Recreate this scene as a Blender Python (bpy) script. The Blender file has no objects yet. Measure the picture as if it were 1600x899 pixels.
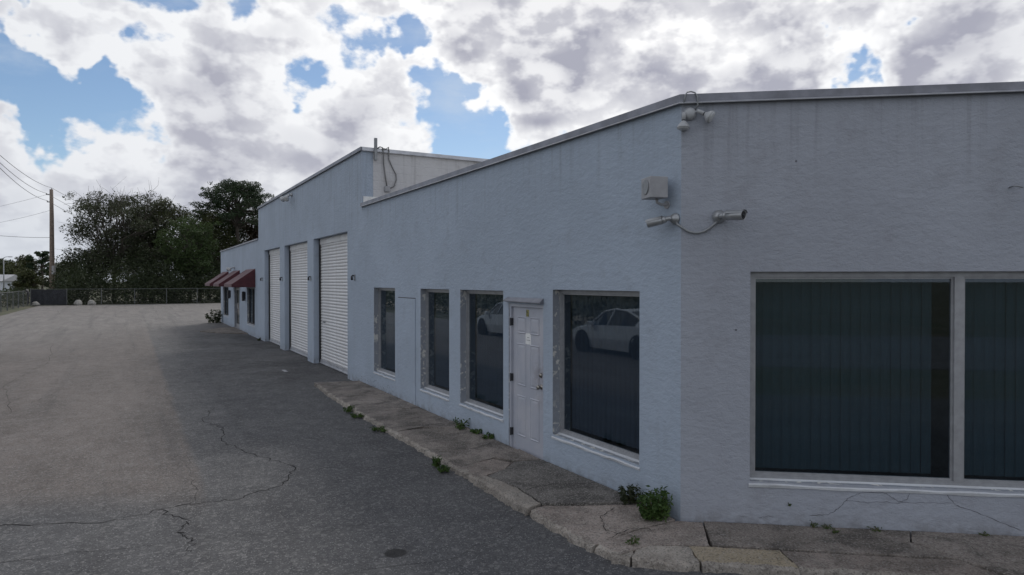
import bpy, math, random
from mathutils import Vector, Matrix
sc = bpy.context.scene
COL = sc.collection
R = math.radians

# ------------------------------------------------------------------ camera, sky, sun, exposure
cam = bpy.data.cameras.new('camera')
cam.sensor_width = 36.0
cam.lens = 36.0 * 1067 / 1600
cam.clip_start = 0.05
cam.clip_end = 5000
camo = bpy.data.objects.new('camera', cam)
COL.objects.link(camo)
camo.location = (0, 0, 2.33)
camo.rotation_euler = (R(90 - 0.51), 0, 0)
sc.camera = camo
sc.view_settings.view_transform = 'Standard'
sc.view_settings.look = 'None'
sc.view_settings.gamma = 1
sc.view_settings.exposure = 0.0
sc.view_settings.use_curve_mapping = False
sc.cycles.use_denoising = True
sc.cycles.max_bounces = 8
sc.cycles.transparent_max_bounces = 16
sc.cycles.sample_clamp_indirect = 4

SUN_AZ, SUN_EL = 8.0, 40.0          # degrees right of the view axis, above the horizon
SUN_DIR = Vector((math.sin(R(SUN_AZ)) * math.cos(R(SUN_EL)), math.cos(R(SUN_AZ)) * math.cos(R(SUN_EL)), math.sin(R(SUN_EL))))


class N:
    """small helper round a node tree"""
    def __init__(s, nt):
        s.nt = nt; s.n = nt.nodes; s.l = nt.links
    def new(s, t, **kw):
        n = s.n.new(t)
        for k, v in kw.items():
            setattr(n, k, v)
        return n
    def put(s, sock, v):
        if isinstance(v, bpy.types.NodeSocket):
            s.l.new(v, sock)
        elif v is not None:
            if hasattr(sock, 'default_value'):
                try:
                    sock.default_value = v
                except Exception:
                    sock.default_value = (v[0], v[1], v[2], 1)
    def math(s, op, a, b=None, c=None, clamp=False):
        n = s.new('ShaderNodeMath', operation=op, use_clamp=clamp)
        s.put(n.inputs[0], a)
        if b is not None: s.put(n.inputs[1], b)
        if c is not None: s.put(n.inputs[2], c)
        return n.outputs[0]
    def vmath(s, op, a, b=None, out=0):
        n = s.new('ShaderNodeVectorMath', operation=op)
        s.put(n.inputs[0], a)
        if b is not None: s.put(n.inputs[1], b)
        return n.outputs['Value'] if out == 'v' else n.outputs[0]
    def mix(s, f, a, b, kind='RGBA', blend='MIX'):
        n = s.new('ShaderNodeMix', data_type=kind, blend_type=blend)
        i = {'RGBA': (0, 6, 7, 2), 'FLOAT': (0, 2, 3, 0)}[kind]
        s.put(n.inputs[i[0]], f)
        for k, v in ((i[1], a), (i[2], b)):
            if kind == 'RGBA' and isinstance(v, tuple) and len(v) == 3: v = v + (1,)
            s.put(n.inputs[k], v)
        return n.outputs[i[3]]
    def noise(s, vec, scale, detail=4, rough=.55, dist=0, out='Fac'):
        n = s.new('ShaderNodeTexNoise')
        s.put(n.inputs['Vector'], vec)
        n.inputs['Scale'].default_value = scale; n.inputs['Detail'].default_value = detail
        n.inputs['Roughness'].default_value = rough; n.inputs['Distortion'].default_value = dist
        return n.outputs[out]
    def vor(s, vec, scale, feature='F1', out='Distance', rnd=1.0):
        n = s.new('ShaderNodeTexVoronoi', feature=feature)
        s.put(n.inputs['Vector'], vec)
        n.inputs['Scale'].default_value = scale
        n.inputs['Randomness'].default_value = rnd
        return n.outputs[out]
    def step(s, x, a, b, lo=0.0, hi=1.0, smooth=True):
        n = s.new('ShaderNodeMapRange', interpolation_type='SMOOTHSTEP' if smooth else 'LINEAR')
        s.put(n.inputs[0], x)
        for k, v in zip((1, 2, 3, 4), (a, b, lo, hi)): s.put(n.inputs[k], v)
        return n.outputs[0]
    def sep(s, v):
        n = s.new('ShaderNodeSeparateXYZ'); s.put(n.inputs[0], v); return n.outputs
    def scale(s, v, sx, sy, sz):
        return s.vmath('MULTIPLY', v, (sx, sy, sz))


def pxdir(x, y):
    return Vector(((x - 800) / 1067, 1, (440 - y) / 1067)).normalized()

world = bpy.data.worlds.new('World')
sc.world = world
world.use_nodes = True
w = N(world.node_tree)
w.n.clear()
wo = w.new('ShaderNodeOutputWorld'); bg = w.new('ShaderNodeBackground')
sky = w.new('ShaderNodeTexSky', sky_type='NISHITA')
sky.sun_disc = False
sky.sun_elevation = R(SUN_EL); sky.sun_rotation = R(SUN_AZ)
sky.air_density = 1.0; sky.dust_density = 0.2; sky.ozone_density = 3.0
tc = w.new('ShaderNodeTexCoord')
dirv = w.vmath('NORMALIZE', tc.outputs['Generated'])
# cumulus field: the density is read again a step nearer the sun, which gives bright rims and grey hearts
def density(vec, detail, cells=False):
    q = w.scale(vec, 1.0, 1.0, 1.6)
    a = w.noise(q, 2.7, 2, .5)
    b = w.noise(q, 7.0, detail, .57)
    d = w.math('MULTIPLY_ADD', a, .80, w.math('MULTIPLY', b, 1.0))
    if cells:
        c = w.vor(w.vmath('ADD', q, w.vmath('MULTIPLY', w.noise(q, 16, 2, .5, 0, 'Color'), (.045, .045, .045))), 19)
        d = w.math('MULTIPLY_ADD', c, -.16, w.math('ADD', d, .06))
    return d
SKYSPOTS = [  # direction, size, how much more or less cloud
    (50, 122, 80, -.34), (150, 190, 75, -.36), (10, 120, 60, -.26), (468, 132, 52, -.30), (560, 75, 50, -.10), (350, 90, 45, -.14), (620, 40, 55, -.14), (385, 12, 50, -.24), (660, 20, 60, -.24),
    (740, 215, 75, -.34), (690, 165, 45, -.10), (1345, 108, 55, -.40), (1010, 45, 40, -.14), (1270, 40, 40, -.22), (240, 205, 45, -.22),
    (70, 45, 120, .24), (230, 130, 100, .26), (880, 140, 150, .26), (1130, 100, 150, .20), (1500, 60, 190, .36), (1250, 130, 80, .16),
    (560, 200, 120, .22), (300, 230, 120, .14), (60, 250, 110, .16), (430, 70, 70, .10), (820, 70, 90, .14), (640, 130, 50, .12), (330, 60, 70, .12)]
def spots():
    tot = None
    warp = w.vmath('ADD', dirv, w.vmath('MULTIPLY', w.vmath('SUBTRACT', w.noise(dirv, 10, 4, .6, 0, 'Color'), (.5, .5, .5)), (.2, .2, .2)))
    for x, y, r, amt in SKYSPOTS:
        c = pxdir(x, y)
        dd = w.vmath('DISTANCE', warp, tuple(c), 'v')
        k = w.step(dd, 0.0, r / 1067 * 1.4, amt, 0.0)
        tot = k if tot is None else w.math('ADD', tot, k)
    return tot
sp = spots()
d0 = w.math('ADD', density(dirv, 8, True), sp)
dl = density(dirv, 1.5)
d1 = density(w.vmath('ADD', dirv, tuple(SUN_DIR * 0.05)), 1.5)
df = density(dirv, 5, True)
d2 = density(w.vmath('ADD', dirv, tuple(SUN_DIR * 0.016)), 5, True)
cover = w.step(d0, .765, .87)
heavy = w.math('ADD', w.math('MULTIPLY', w.math('ADD', dl, sp), .65), w.math('MULTIPLY', d0, .35))
thick = w.step(heavy, .84, 1.20)
lit = w.step(w.math('SUBTRACT', dl, d1), -.10, .12)
puff = w.step(w.math('SUBTRACT', df, d2), -.07, .07)
sund = w.math('MAXIMUM', w.vmath('DOT_PRODUCT', dirv, tuple(SUN_DIR), 'v'), 0.0)
glow = w.math('POWER', sund, 6.0)
grey = w.mix(w.noise(dirv, 3.0, 2), (.35, .355, .44), (.48, .49, .56))
white = w.mix(glow, (.80, .82, .86), (1.22, 1.21, 1.19))
dim = w.math('ADD', w.math('MULTIPLY', thick, w.math('MULTIPLY_ADD', lit, -.45, 1.0)), w.math('MULTIPLY_ADD', puff, -.50, .24))
shade = w.math('MULTIPLY', dim, w.step(d0, .79, .92), clamp=True)
ccol = w.mix(shade, white, grey)
skyc = w.vmath('SCALE', sky.outputs[0]); skyc.node.inputs['Scale'].default_value = 0.09
wisp = w.step(w.noise(w.scale(dirv, 1, 1, 2.5), 5, 6, .6), .44, .76, 0, .50)
skyw = w.mix(wisp, skyc, (.62, .70, .80))
full = w.mix(cover, skyw, ccol)
el = w.sep(dirv)[2]
hz = w.step(el, -.02, .17, .65, 0.0)
full = w.mix(hz, full, (.52, .57, .65))
w.l.new(full, bg.inputs[0]); bg.inputs[1].default_value = 1.0
w.l.new(bg.outputs[0], wo.inputs[0])

sun = bpy.data.lights.new('sun', 'SUN')
sun.energy = 1.3; sun.angle = R(11); sun.color = (1, .95, .88)
suno = bpy.data.objects.new('sun', sun); COL.objects.link(suno)
suno.rotation_euler = (-SUN_DIR).to_track_quat('-Z', 'Y').to_euler()
suno.location = (0, 20, 40)

# ------------------------------------------------------------------ frames of the place
P0 = Vector((1.594, 6.441, 0))                     # the street corner of the building
ANG = math.atan2(0.87304, -0.48766)                # long front: local x runs along it, local y out over the yard
LM = Matrix.Translation(P0) @ Matrix.Rotation(ANG, 4, 'Z')
A98 = R(98.1)
_e = LM.to_3x3().inverted() @ Vector((math.sin(A98), math.cos(A98), 0))
EU, EV = _e.x, _e.y                                # direction of the street front in local coordinates
NU, NV = (EV, -EU) if (-EU) > 0 else (-EV, EU)     # its outward normal
def L(u, v, z): return (u, v, z)
def RF(s, v, z):                                   # street front: s metres from the corner, v outward
    return (s * EU + v * NU, s * EV + v * NV, z)
def W(u, v, z): return LM @ Vector((u, v, z))      # local -> world

# ------------------------------------------------------------------ mesh helpers
class MB:
    def __init__(s, T=L):
        s.v = []; s.f = []; s.m = []; s.T = T
    def add(s, vs, fs, m=0, T=None):
        T = T or s.T
        o = len(s.v)
        s.v += [tuple(T(*p)) for p in vs]
        q0, qx, qy = Vector(T(0, 0, 0)), Vector(T(1, 0, 0)), Vector(T(0, 1, 0))
        flip = (qx - q0).cross(qy - q0).z < 0
        s.f += [tuple(i + o for i in (f[::-1] if flip else f)) for f in fs]
        s.m += [m] * len(fs)
    def box(s, a, b, m=0, T=None):
        x0, y0, z0 = a; x1, y1, z1 = b
        s.add([(x0,y0,z0),(x1,y0,z0),(x1,y1,z0),(x0,y1,z0),(x0,y0,z1),(x1,y0,z1),(x1,y1,z1),(x0,y1,z1)],
              [(0,3,2,1),(4,5,6,7),(0,1,5,4),(1,2,6,5),(2,3,7,6),(3,0,4,7)], m, T)
    def tube(s, pts, rad, n=8, m=0, cap=True, T=None):
        T = T or s.T
        P = [Vector(T(*p)) for p in pts]
        rr = rad if isinstance(rad, (list, tuple)) else [rad] * len(P)
        rings = []
        ref = None
        for i, p in enumerate(P):
            t = (P[min(i + 1, len(P) - 1)] - P[max(i - 1, 0)])
            t = t.normalized() if t.length > 1e-9 else Vector((0, 0, 1))
            if ref is None:
                ref = Vector((0, 0, 1)) if abs(t.z) < .9 else Vector((1, 0, 0))
            a = t.cross(ref)
            if a.length < 1e-6: a = t.orthogonal()
            a.normalize(); b = a.cross(t).normalized(); ref = b
            rings.append([p + (a * math.cos(k * 2 * math.pi / n) + b * math.sin(k * 2 * math.pi / n)) * rr[i] for k in range(n)])
        o = len(s.v)
        for r in rings: s.v += [tuple(q) for q in r]
        for i in range(len(P) - 1):
            for k in range(n):
                s.f.append((o + i*n + k, o + i*n + (k+1) % n, o + (i+1)*n + (k+1) % n, o + (i+1)*n + k)); s.m.append(m)
        if cap:
            s.f.append(tuple(o + k for k in range(n))[::-1]); s.m.append(m)
            s.f.append(tuple(o + (len(P)-1)*n + k for k in range(n))); s.m.append(m)
    def build(s, name, mats, parent=None, smooth=False, bevel=0):
        me = bpy.data.meshes.new(name)
        me.from_pydata(s.v, [], s.f)
        if not isinstance(mats, (list, tuple)): mats = [mats]
        for q in mats: me.materials.append(q)
        me.polygons.foreach_set('material_index', s.m)
        if smooth: me.polygons.foreach_set('use_smooth', [True] * len(s.f))
        me.update()
        o = bpy.data.objects.new(name, me); COL.objects.link(o)
        if parent is not None: o.parent = parent
        if bevel:
            b = o.modifiers.new('bevel', 'BEVEL'); b.width = bevel; b.segments = 2; b.limit_method = 'ANGLE'
        return o

def tag(o, label=None, cat=None, group=None, kind=None):
    if label: o['label'] = label
    if cat: o['category'] = cat
    if group: o['group'] = group
    if kind: o['kind'] = kind
    return o
def empty(name, loc=(0, 0, 0), rz=0.0):
    o = bpy.data.objects.new(name, None); COL.objects.link(o)
    o.location = loc; o.rotation_euler = (0, 0, rz); o.empty_display_size = .2
    return o
def inst(name, mesh, parent, loc=(0, 0, 0), rot=(0, 0, 0)):
    o = bpy.data.objects.new(name, mesh); COL.objects.link(o)
    o.parent = parent; o.location = loc; o.rotation_euler = rot
    return o
def local(o):                                      # a top-level thing laid out in the building's frame
    o.matrix_world = LM
    return o

# ------------------------------------------------------------------ materials
MT = {}
def mat(name, fn):
    m = bpy.data.materials.new(name); m.use_nodes = True
    n = N(m.node_tree); b = n.n['Principled BSDF']
    b.inputs['Roughness'].default_value = .6
    fn(n, b)
    MT[name] = m
    return m
def obj_co(n):
    return n.new('ShaderNodeTexCoord').outputs['Object']
def bump(n, b, h, strength, dist):
    k = n.new('ShaderNodeBump'); k.inputs['Strength'].default_value = strength; k.inputs['Distance'].default_value = dist
    n.l.new(h, k.inputs['Height']); n.l.new(k.outputs[0], b.inputs['Normal'])
def simple(name, col, rough=.6, metal=0.0, var=.12, sc_=9.0, bm=0.0):
    def fn(n, b):
        co = obj_co(n)
        f = n.noise(co, sc_, 5, .6)
        c = n.mix(n.step(f, .3, .7), tuple(x * (1 - var) for x in col), tuple(min(1, x * (1 + var)) for x in col))
        n.put(b.inputs['Base Color'], c)
        b.inputs['Roughness'].default_value = rough; b.inputs['Metallic'].default_value = metal
        if bm: bump(n, b, n.noise(co, 60, 4), bm, .004)
    return mat(name, fn)

def stucco(name, base, dirt, rough_k=1.0, peel=0.0, blocks=0.0, chips=False):
    def fn(n, b):
        co = obj_co(n)
        big = n.noise(co, .55, 4, .6, .4)
        mid = n.noise(co, 3.0, 5, .65)
        streak = n.noise(n.scale(co, 3.2, 3.2, .22), 1.6, 4, .6)
        c = n.mix(n.step(big, .3, .72), tuple(x * .93 for x in base), tuple(x * 1.05 for x in base))
        c = n.mix(n.math('MULTIPLY', n.step(mid, .50, .76), .42), c, dirt)
        c = n.mix(n.math('MULTIPLY', n.step(streak, .56, .80), .22), c, dirt)
        z = n.sep(co)[2]
        # rain streaks running down from the roof edge
        run = n.noise(n.scale(co, 9, 9, .25), 1.0, 5, .65)
        rs_ = n.math('MULTIPLY', n.step(run, .50, .68), n.step(n.math('ADD', z, n.math('MULTIPLY', n.noise(co, 1.1, 3), 1.2)), 3.7, 4.6))
        c = n.mix(n.math('MULTIPLY', rs_, .26), c, (.15, .15, .155))
        # splash dirt along the foot of the wall
        foot = n.math('MULTIPLY', n.step(z, .02, .26, 1, 0), n.step(n.noise(co, 7, 5, .7), .38, .66))
        c = n.mix(n.math('MULTIPLY', foot, .55), c, (.17, .16, .15))
        # pits and knocks
        pit = n.step(n.vor(co, 2.6), .018, .034, 1, 0)
        c = n.mix(n.math('MULTIPLY', pit, .7), c, (.08, .08, .09))
        if chips:                                  # flaked paint low on the wall by the far office window
            u_ = n.sep(co)[0]
            ch = n.math('MULTIPLY', n.step(n.noise(n.scale(co, 1, 1, 1.6), 15, 5, .7, .4), .57, .61), n.math('MULTIPLY', n.step(z, .42, .18), n.math('MULTIPLY', n.step(u_, 7.6, 8.6), n.step(u_, 10.9, 10.2))))
            c = n.mix(n.math('MULTIPLY', ch, .8), c, (.12, .125, .14))
        if peel:
            pl = n.math('MULTIPLY', n.step(n.noise(co, 11, 6, .65, .6), .54, .58), n.step(n.noise(co, 1.3, 2), .40, .55))
            c = n.mix(n.math('MULTIPLY', pl, peel), c, (.62, .61, .58))
        n.put(b.inputs['Base Color'], c)
        b.inputs['Roughness'].default_value = .85
        b.inputs['Specular IOR Level'].default_value = .25
        h1 = n.noise(n.scale(co, 1, 1, 1.5), 13, 7, .66, .15)
        h2 = n.noise(co, 60, 3, .6)
        h3 = n.noise(n.scale(co, 1, 1, 1.9), 4.5, 4, .6, .3)
        h = n.math('ADD', n.math('MULTIPLY', n.step(h1, .25, .8), .75 * rough_k), n.math('MULTIPLY', h2, .35 * rough_k))
        h = n.math('ADD', h, n.math('MULTIPLY', h3, 1.5))
        h = n.math('SUBTRACT', h, n.math('MULTIPLY', pit, 1.2))
        if blocks:
            zz = n.math('FRACT', n.math('DIVIDE', z, .2))
            line = n.step(n.math('ABSOLUTE', n.math('SUBTRACT', zz, .5)), .44, .5)
            h = n.math('SUBTRACT', h, n.math('MULTIPLY', line, blocks))
        bump(n, b, h, .55, .013)
    return mat(name, fn)

stucco('yard_stucco', (.392, .452, .535), (.28, .305, .35), 1.0, .0, 0, True)
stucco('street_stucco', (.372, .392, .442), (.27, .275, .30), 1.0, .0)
stucco('block_paint', (.58, .575, .585), (.38, .36, .35), .5, .15, .5)
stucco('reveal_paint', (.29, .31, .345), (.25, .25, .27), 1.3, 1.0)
stucco('sill_paint', (.60, .615, .64), (.40, .40, .40), .8, .0)
simple('aluminium', (.36, .37, .39), .42, .75, .10, 14)
simple('frame_paint', (.33, .335, .35), .45, .2, .10, 14)
simple('coping_metal', (.22, .225, .255), .5, .4, .22, 3.5)
simple('drip_metal', (.52, .53, .56), .42, .5, .15, 5)
simple('white_flashing', (.78, .78, .76), .5, 0, .1)
simple('black_rubber', (.018, .018, .02), .7)
simple('dark_metal', (.05, .05, .055), .45, .5)
simple('grey_plastic', (.33, .33, .345), .5, 0, .08)
simple('camera_shell', (.36, .37, .38), .32, .55, .1)
simple('flood_enamel', (.42, .43, .44), .4, .1, .1)
simple('conduit', (.27, .28, .29), .5, .3, .15)
simple('cable_grey', (.19, .19, .19), .6)
simple('knob_metal', (.33, .31, .28), .28, .95, .1)
simple('roof_gravel', (.35, .34, .32), .9, 0, .2, 12)
simple('paper', (.78, .78, .77), .8, 0, .06, 20)
simple('interior_dark', (.16, .16, .16), .9)
simple('blind_fabric', (.10, .115, .145), .75, 0, .12, 4)
simple('blind_teal', (.065, .105, .115), .75, 0, .12, 4)
simple('concrete_block', (.45, .44, .42), .9, 0, .15, 8, .5)
simple('black_tarp', (.016, .018, .024), .55, 0, .4, 3, .3)
simple('fence_steel', (.12, .125, .125), .6, .2, .2)
simple('galvanised', (.30, .31, .32), .45, .6, .1)
simple('pole_wood', (.21, .165, .135), .85, 0, .25, 5, .6)
simple('tyre_rubber', (.02, .02, .021), .8)
simple('lamp_glass', (.55, .56, .56), .15, 0, .06)
simple('tail_red', (.30, .012, .012), .2)
simple('stone', (.26, .25, .23), .9, 0, .2, 6, .5)
simple('weed_stem', (.10, .09, .04), .8)
simple('far_wall', (.60, .62, .66), .8)
simple('far_roof', (.42, .42, .43), .7)

def car_paint(n, b):
    b.inputs['Base Color'].default_value = (.80, .81, .83, 1); b.inputs['Roughness'].default_value = .25
    b.inputs['Coat Weight'].default_value = .6
mat('car_paint', car_paint)
def car_glass(n, b):
    b.inputs['Base Color'].default_value = (.02, .023, .027, 1); b.inputs['Roughness'].default_value = .05
mat('car_glass', car_glass)

def door_paint(n, b):
    co = obj_co(n)
    c = n.mix(n.step(n.noise(co, 2.2, 5, .6, .3), .35, .7), (.40, .42, .48), (.48, .485, .53))
    # hand grime round the lock and scuffs at the foot
    g = n.vmath('DISTANCE', n.scale(co, 1, .0, .55), (2.56, 0, .62), 'v')
    gm = n.math('MULTIPLY', n.step(g, .05, .34, 1, 0), n.step(n.noise(co, 9, 6, .7), .36, .66))
    c = n.mix(n.math('MULTIPLY', gm, .5), c, (.20, .17, .18))
    c = n.mix(n.math('MULTIPLY', n.step(n.noise(co, 13, 6, .7), .60, .72), .35), c, (.33, .28, .27))
    n.put(b.inputs['Base Color'], c); b.inputs['Roughness'].default_value = .5
    bump(n, b, n.noise(co, 45, 4), .12, .004)
mat('door_paint', door_paint)

def shutter(n, b):
    co = obj_co(n)
    c = n.mix(n.step(n.noise(n.scale(co, 1.4, 1, .3), 2.5, 5, .65), .35, .75), (.70, .70, .71), (.60, .59, .58))
    c = n.mix(n.math('MULTIPLY', n.step(n.noise(co, 6, 5, .7), .60, .75), .35), c, (.36, .33, .31))
    n.put(b.inputs['Base Color'], c); b.inputs['Roughness'].default_value = .45
mat('shutter_paint', shutter)

def canvas(n, b):
    co = obj_co(n)
    c = n.mix(n.step(n.noise(co, 3, 4, .6), .3, .7), (.062, .017, .023), (.105, .026, .034))
    n.put(b.inputs['Base Color'], c); b.inputs['Roughness'].default_value = .8
    b.inputs['Sheen Weight'].default_value = .15
    bump(n, b, n.noise(co, 5, 3), .3, .02)
mat('awning_canvas', canvas)

def glass(n, b):                                   # tinted plate glass
    out = n.n['Material Output']
    ge = n.new('ShaderNodeNewGeometry')
    cs = n.math('ABSOLUTE', n.vmath('DOT_PRODUCT', ge.outputs['Normal'], ge.outputs['Incoming'], 'v'))
    fres = n.math('MULTIPLY_ADD', n.math('POWER', n.math('SUBTRACT', 1.0, cs), 5.0), .94, .055)
    gl = n.new('ShaderNodeBsdfGlossy'); gl.inputs['Roughness'].default_value = .012
    gl.inputs['Color'].default_value = (.84, .93, 1, 1)
    tr = n.new('ShaderNodeBsdfTransparent'); tr.inputs['Color'].default_value = (.68, .73, .77, 1)
    mx = n.new('ShaderNodeMixShader')
    n.l.new(fres, mx.inputs[0]); n.l.new(tr.outputs[0], mx.inputs[1]); n.l.new(gl.outputs[0], mx.inputs[2])
    n.l.new(mx.outputs[0], out.inputs['Surface'])
    n.n.remove(b)
mat('tinted_glass', glass)

def asphalt(n, b):
    co = obj_co(n)
    u, v, z = n.sep(co)
    wob = n.noise(co, .8, 5, .6)
    vv = n.math('ADD', v, n.math('MULTIPLY_ADD', wob, .22, -.11))
    uu = n.math('ADD', u, n.math('MULTIPLY_ADD', n.noise(co, .7, 3), .8, -.4))
    old = n.math('MULTIPLY', n.step(vv, 3.76, 3.90), n.step(n.math('MULTIPLY_ADD', v, -.42, uu), 0.8, 2.1))
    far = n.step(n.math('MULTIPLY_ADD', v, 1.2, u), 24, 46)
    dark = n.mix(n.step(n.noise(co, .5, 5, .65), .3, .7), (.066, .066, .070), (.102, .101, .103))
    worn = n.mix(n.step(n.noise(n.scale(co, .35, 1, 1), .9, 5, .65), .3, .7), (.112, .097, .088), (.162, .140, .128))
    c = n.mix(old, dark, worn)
    c = n.mix(n.math('MULTIPLY', far, .85), c, n.mix(n.step(n.noise(n.scale(co, .5, 1.6, 1), .8, 6, .68), .3, .7), (.165, .151, .141), (.252, .232, .215)))  # paler far lot: wear, with its sunlit grazing brightness put into the colour
    # oil and tyre stains before the roller doors
    st = n.math('MULTIPLY', n.step(n.noise(co, .55, 5, .65, .6), .42, .62), n.math('MULTIPLY', n.step(v, 4.2, 1.2), n.math('MULTIPLY', n.step(u, 9, 13), n.step(u, 33, 26))))
    c = n.mix(n.math('MULTIPLY', st, .72), c, (.034, .033, .035))
    spot = n.step(n.math('ADD', n.vmath('DISTANCE', n.scale(co, 1, 1.0, 0), (.74, 2.56, 0), 'v'), n.math('MULTIPLY_ADD', n.noise(co, 9, 3), .05, -.025)), .085, .11, 1, 0)
    sp2 = n.math('MULTIPLY', n.step(n.noise(co, 1.7, 6, .7), .60, .74), .35)
    c = n.mix(sp2, c, (.05, .048, .048))
    # tyre tracks along the drive
    tr_ = n.math('MULTIPLY', n.step(n.noise(n.scale(co, .05, 1.3, 1), 1.5, 4, .6), .52, .68), .38)
    c = n.mix(tr_, c, (.048, .046, .047))
    # aggregate: pale and dark stones
    cell = n.vor(co, 75, 'F1', 'Color'); vd = cell.node.outputs['Distance']
    cs = n.sep(cell)
    pale = n.math('MULTIPLY', n.step(cs[0], .70, .92), n.step(vd, .60, .35))
    c = n.mix(n.math('MULTIPLY', pale, .50), c, (.34, .335, .33))
    dk = n.step(cs[1], .55, .85)
    c = n.mix(n.math('MULTIPLY', dk, .5), c, (.028, .028, .03))
    cell2 = n.sep(n.vor(co, 28, 'F1', 'Color'))[0]
    c = n.mix(n.math('MULTIPLY', n.step(cell2, .80, .95), .22), c, (.30, .29, .28))
    c = n.mix(n.math('MULTIPLY', spot, .9), c, (.012, .012, .013))
    n.put(b.inputs['Base Color'], c)
    n.put(b.inputs['Roughness'], n.step(n.noise(co, 3, 4), .3, .7, .72, .92))
    b.inputs['Specular IOR Level'].default_value = .35
    h = n.math('ADD', n.math('MULTIPLY', vd, .6), n.math('MULTIPLY', n.noise(co, 1.2, 5, .6), 2.2))
    bump(n, b, h, .55, .008)
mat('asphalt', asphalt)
def crackm(n, b):
    b.inputs['Base Color'].default_value = (.020, .019, .019, 1); b.inputs['Roughness'].default_value = .95
    b.inputs['Specular IOR Level'].default_value = .1
mat('crack_dark', crackm)
def wallcrack(n, b):
    b.inputs['Base Color'].default_value = (.12, .12, .13, 1); b.inputs['Roughness'].default_value = .95
mat('wall_crack', wallcrack)

def concrete(name, c1, c2, mold):
    def fn(n, b):
        co = obj_co(n)
        oi = n.new('ShaderNodeObjectInfo').outputs['Random']
        c = n.mix(n.step(n.noise(co, 1.6, 6, .65), .3, .7), c1, c2)
        c = n.mix(n.math('MULTIPLY', n.step(n.noise(co, 2.4, 6, .7, .5), .40, .62), mold), c, (.045, .042, .038))
        g = n.sep(n.vor(co, 85, 'F1', 'Color'))[0]
        c = n.mix(n.math('MULTIPLY', n.step(g, .72, .95), .45), c, (.42, .40, .37))
        c = n.mix(n.math('MULTIPLY', n.step(g, .30, .08), .45), c, (.035, .033, .03))
        c = n.mix(n.math('MULTIPLY_ADD', oi, .5, -.12, clamp=True), c, n.mix(.5, c, (.03, .029, .027)))
        n.put(b.inputs['Base Color'], c); b.inputs['Roughness'].default_value = .9
        b.inputs['Specular IOR Level'].default_value = .25
        bump(n, b, n.math('ADD', n.noise(co, 48, 5, .7), n.math('MULTIPLY', n.noise(co, 7, 4, .6), 1.5)), .8, .012)
    return mat(name, fn)
concrete('old_concrete', (.225, .195, .172), (.30, .262, .235), .62)
concrete('kerb_concrete', (.30, .265, .23), (.42, .38, .335), .40)
concrete('dark_concrete', (.135, .125, .117), (.19, .176, .162), .65)
concrete('pink_concrete', (.275, .23, .202), (.345, .295, .262), .40)
concrete('sand_block', (.34, .285, .20), (.40, .335, .245), .15)

def earth(n, b):
    co = obj_co(n)
    c = n.mix(n.step(n.noise(co, .25, 6, .65), .35, .65), (.055, .065, .028), (.105, .095, .060))
    n.put(b.inputs['Base Color'], c); b.inputs['Roughness'].default_value = .95
    bump(n, b, n.noise(co, 6, 5, .7), .6, .05)
mat('grass_ground', earth)
simple('road_asphalt', (.11, .11, .112), .85, 0, .2, 2)
simple('road_paint', (.70, .70, .68), .7, 0, .15, 12)

def leaf(name, c1, c2, trans=.25):
    def fn(n, b):
        co = obj_co(n)
        f = n.noise(co, .55, 3, .6)
        g = n.noise(co, 3.1, 2)
        c = n.mix(n.step(n.math('MULTIPLY_ADD', g, .5, n.math('MULTIPLY', f, .5)), .36, .62), c1, c2)
        n.put(b.inputs['Base Color'], c); b.inputs['Roughness'].default_value = .6
        b.inputs['Specular IOR Level'].default_value = .3
        out = n.n['Material Output']
        t = n.new('ShaderNodeBsdfTranslucent'); n.put(t.inputs[0], c)
        mx = n.new('ShaderNodeMixShader'); mx.inputs[0].default_value = trans
        n.l.new(b.outputs[0], mx.inputs[1]); n.l.new(t.outputs[0], mx.inputs[2])
        n.l.new(mx.outputs[0], out.inputs['Surface'])
    return mat(name, fn)
leaf('leaf_olive', (.042, .052, .028), (.074, .084, .044))
leaf('leaf_oak', (.038, .052, .020), (.085, .092, .034))
leaf('leaf_bright', (.042, .068, .022), (.072, .108, .036))
leaf('leaf_pine', (.024, .044, .022), (.050, .078, .034))
leaf('leaf_dark', (.028, .040, .019), (.052, .066, .028))
leaf('leaf_weed', (.035, .075, .018), (.075, .125, .03))
leaf('leaf_russet', (.050, .034, .024), (.085, .060, .038))
simple('bark', (.095, .080, .068), .95, 0, .25, 4, .8)

# ------------------------------------------------------------------ the ground
def sheet(name, pts, z, m, T=LM, kind='structure'):
    me = bpy.data.meshes.new(name)
    me.from_pydata([(p[0], p[1], z) for p in pts], [], [tuple(range(len(pts)))])
    me.materials.append(MT[m])
    o = bpy.data.objects.new(name, me); COL.objects.link(o); o.matrix_world = T
    if kind: o['kind'] = kind
    return o
S = 2500
sheet('ground', [(-S, -S), (S, -S), (S, S), (-S, S)], -.03, 'grass_ground')
def rf(s, v): return RF(s, v, 0)[:2]
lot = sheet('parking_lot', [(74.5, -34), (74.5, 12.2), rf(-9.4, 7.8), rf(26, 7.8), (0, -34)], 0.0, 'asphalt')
sheet('road', [rf(-90, 12.8), rf(-90, 24.5), rf(90, 24.5), rf(90, 12.8)], -.022, 'road_asphalt')
sheet('sandy_track', [(20, 16.5), (120, 16.5), (120, 22), (20, 22)], -.024, 'sand_block')
st = MB(); a, b_ = RF(.9, 6.2, 0), RF(1.5, 7.5, 0)
st.box((0, 0, .004), (.1, 1.9, .006), T=lambda x, y, z: RF(1.0 + x + y * .55, 6.0 + y * .8, z))
o = local(st.build('parking_stripe', MT['road_paint'])); tag(o, kind='structure')

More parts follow.
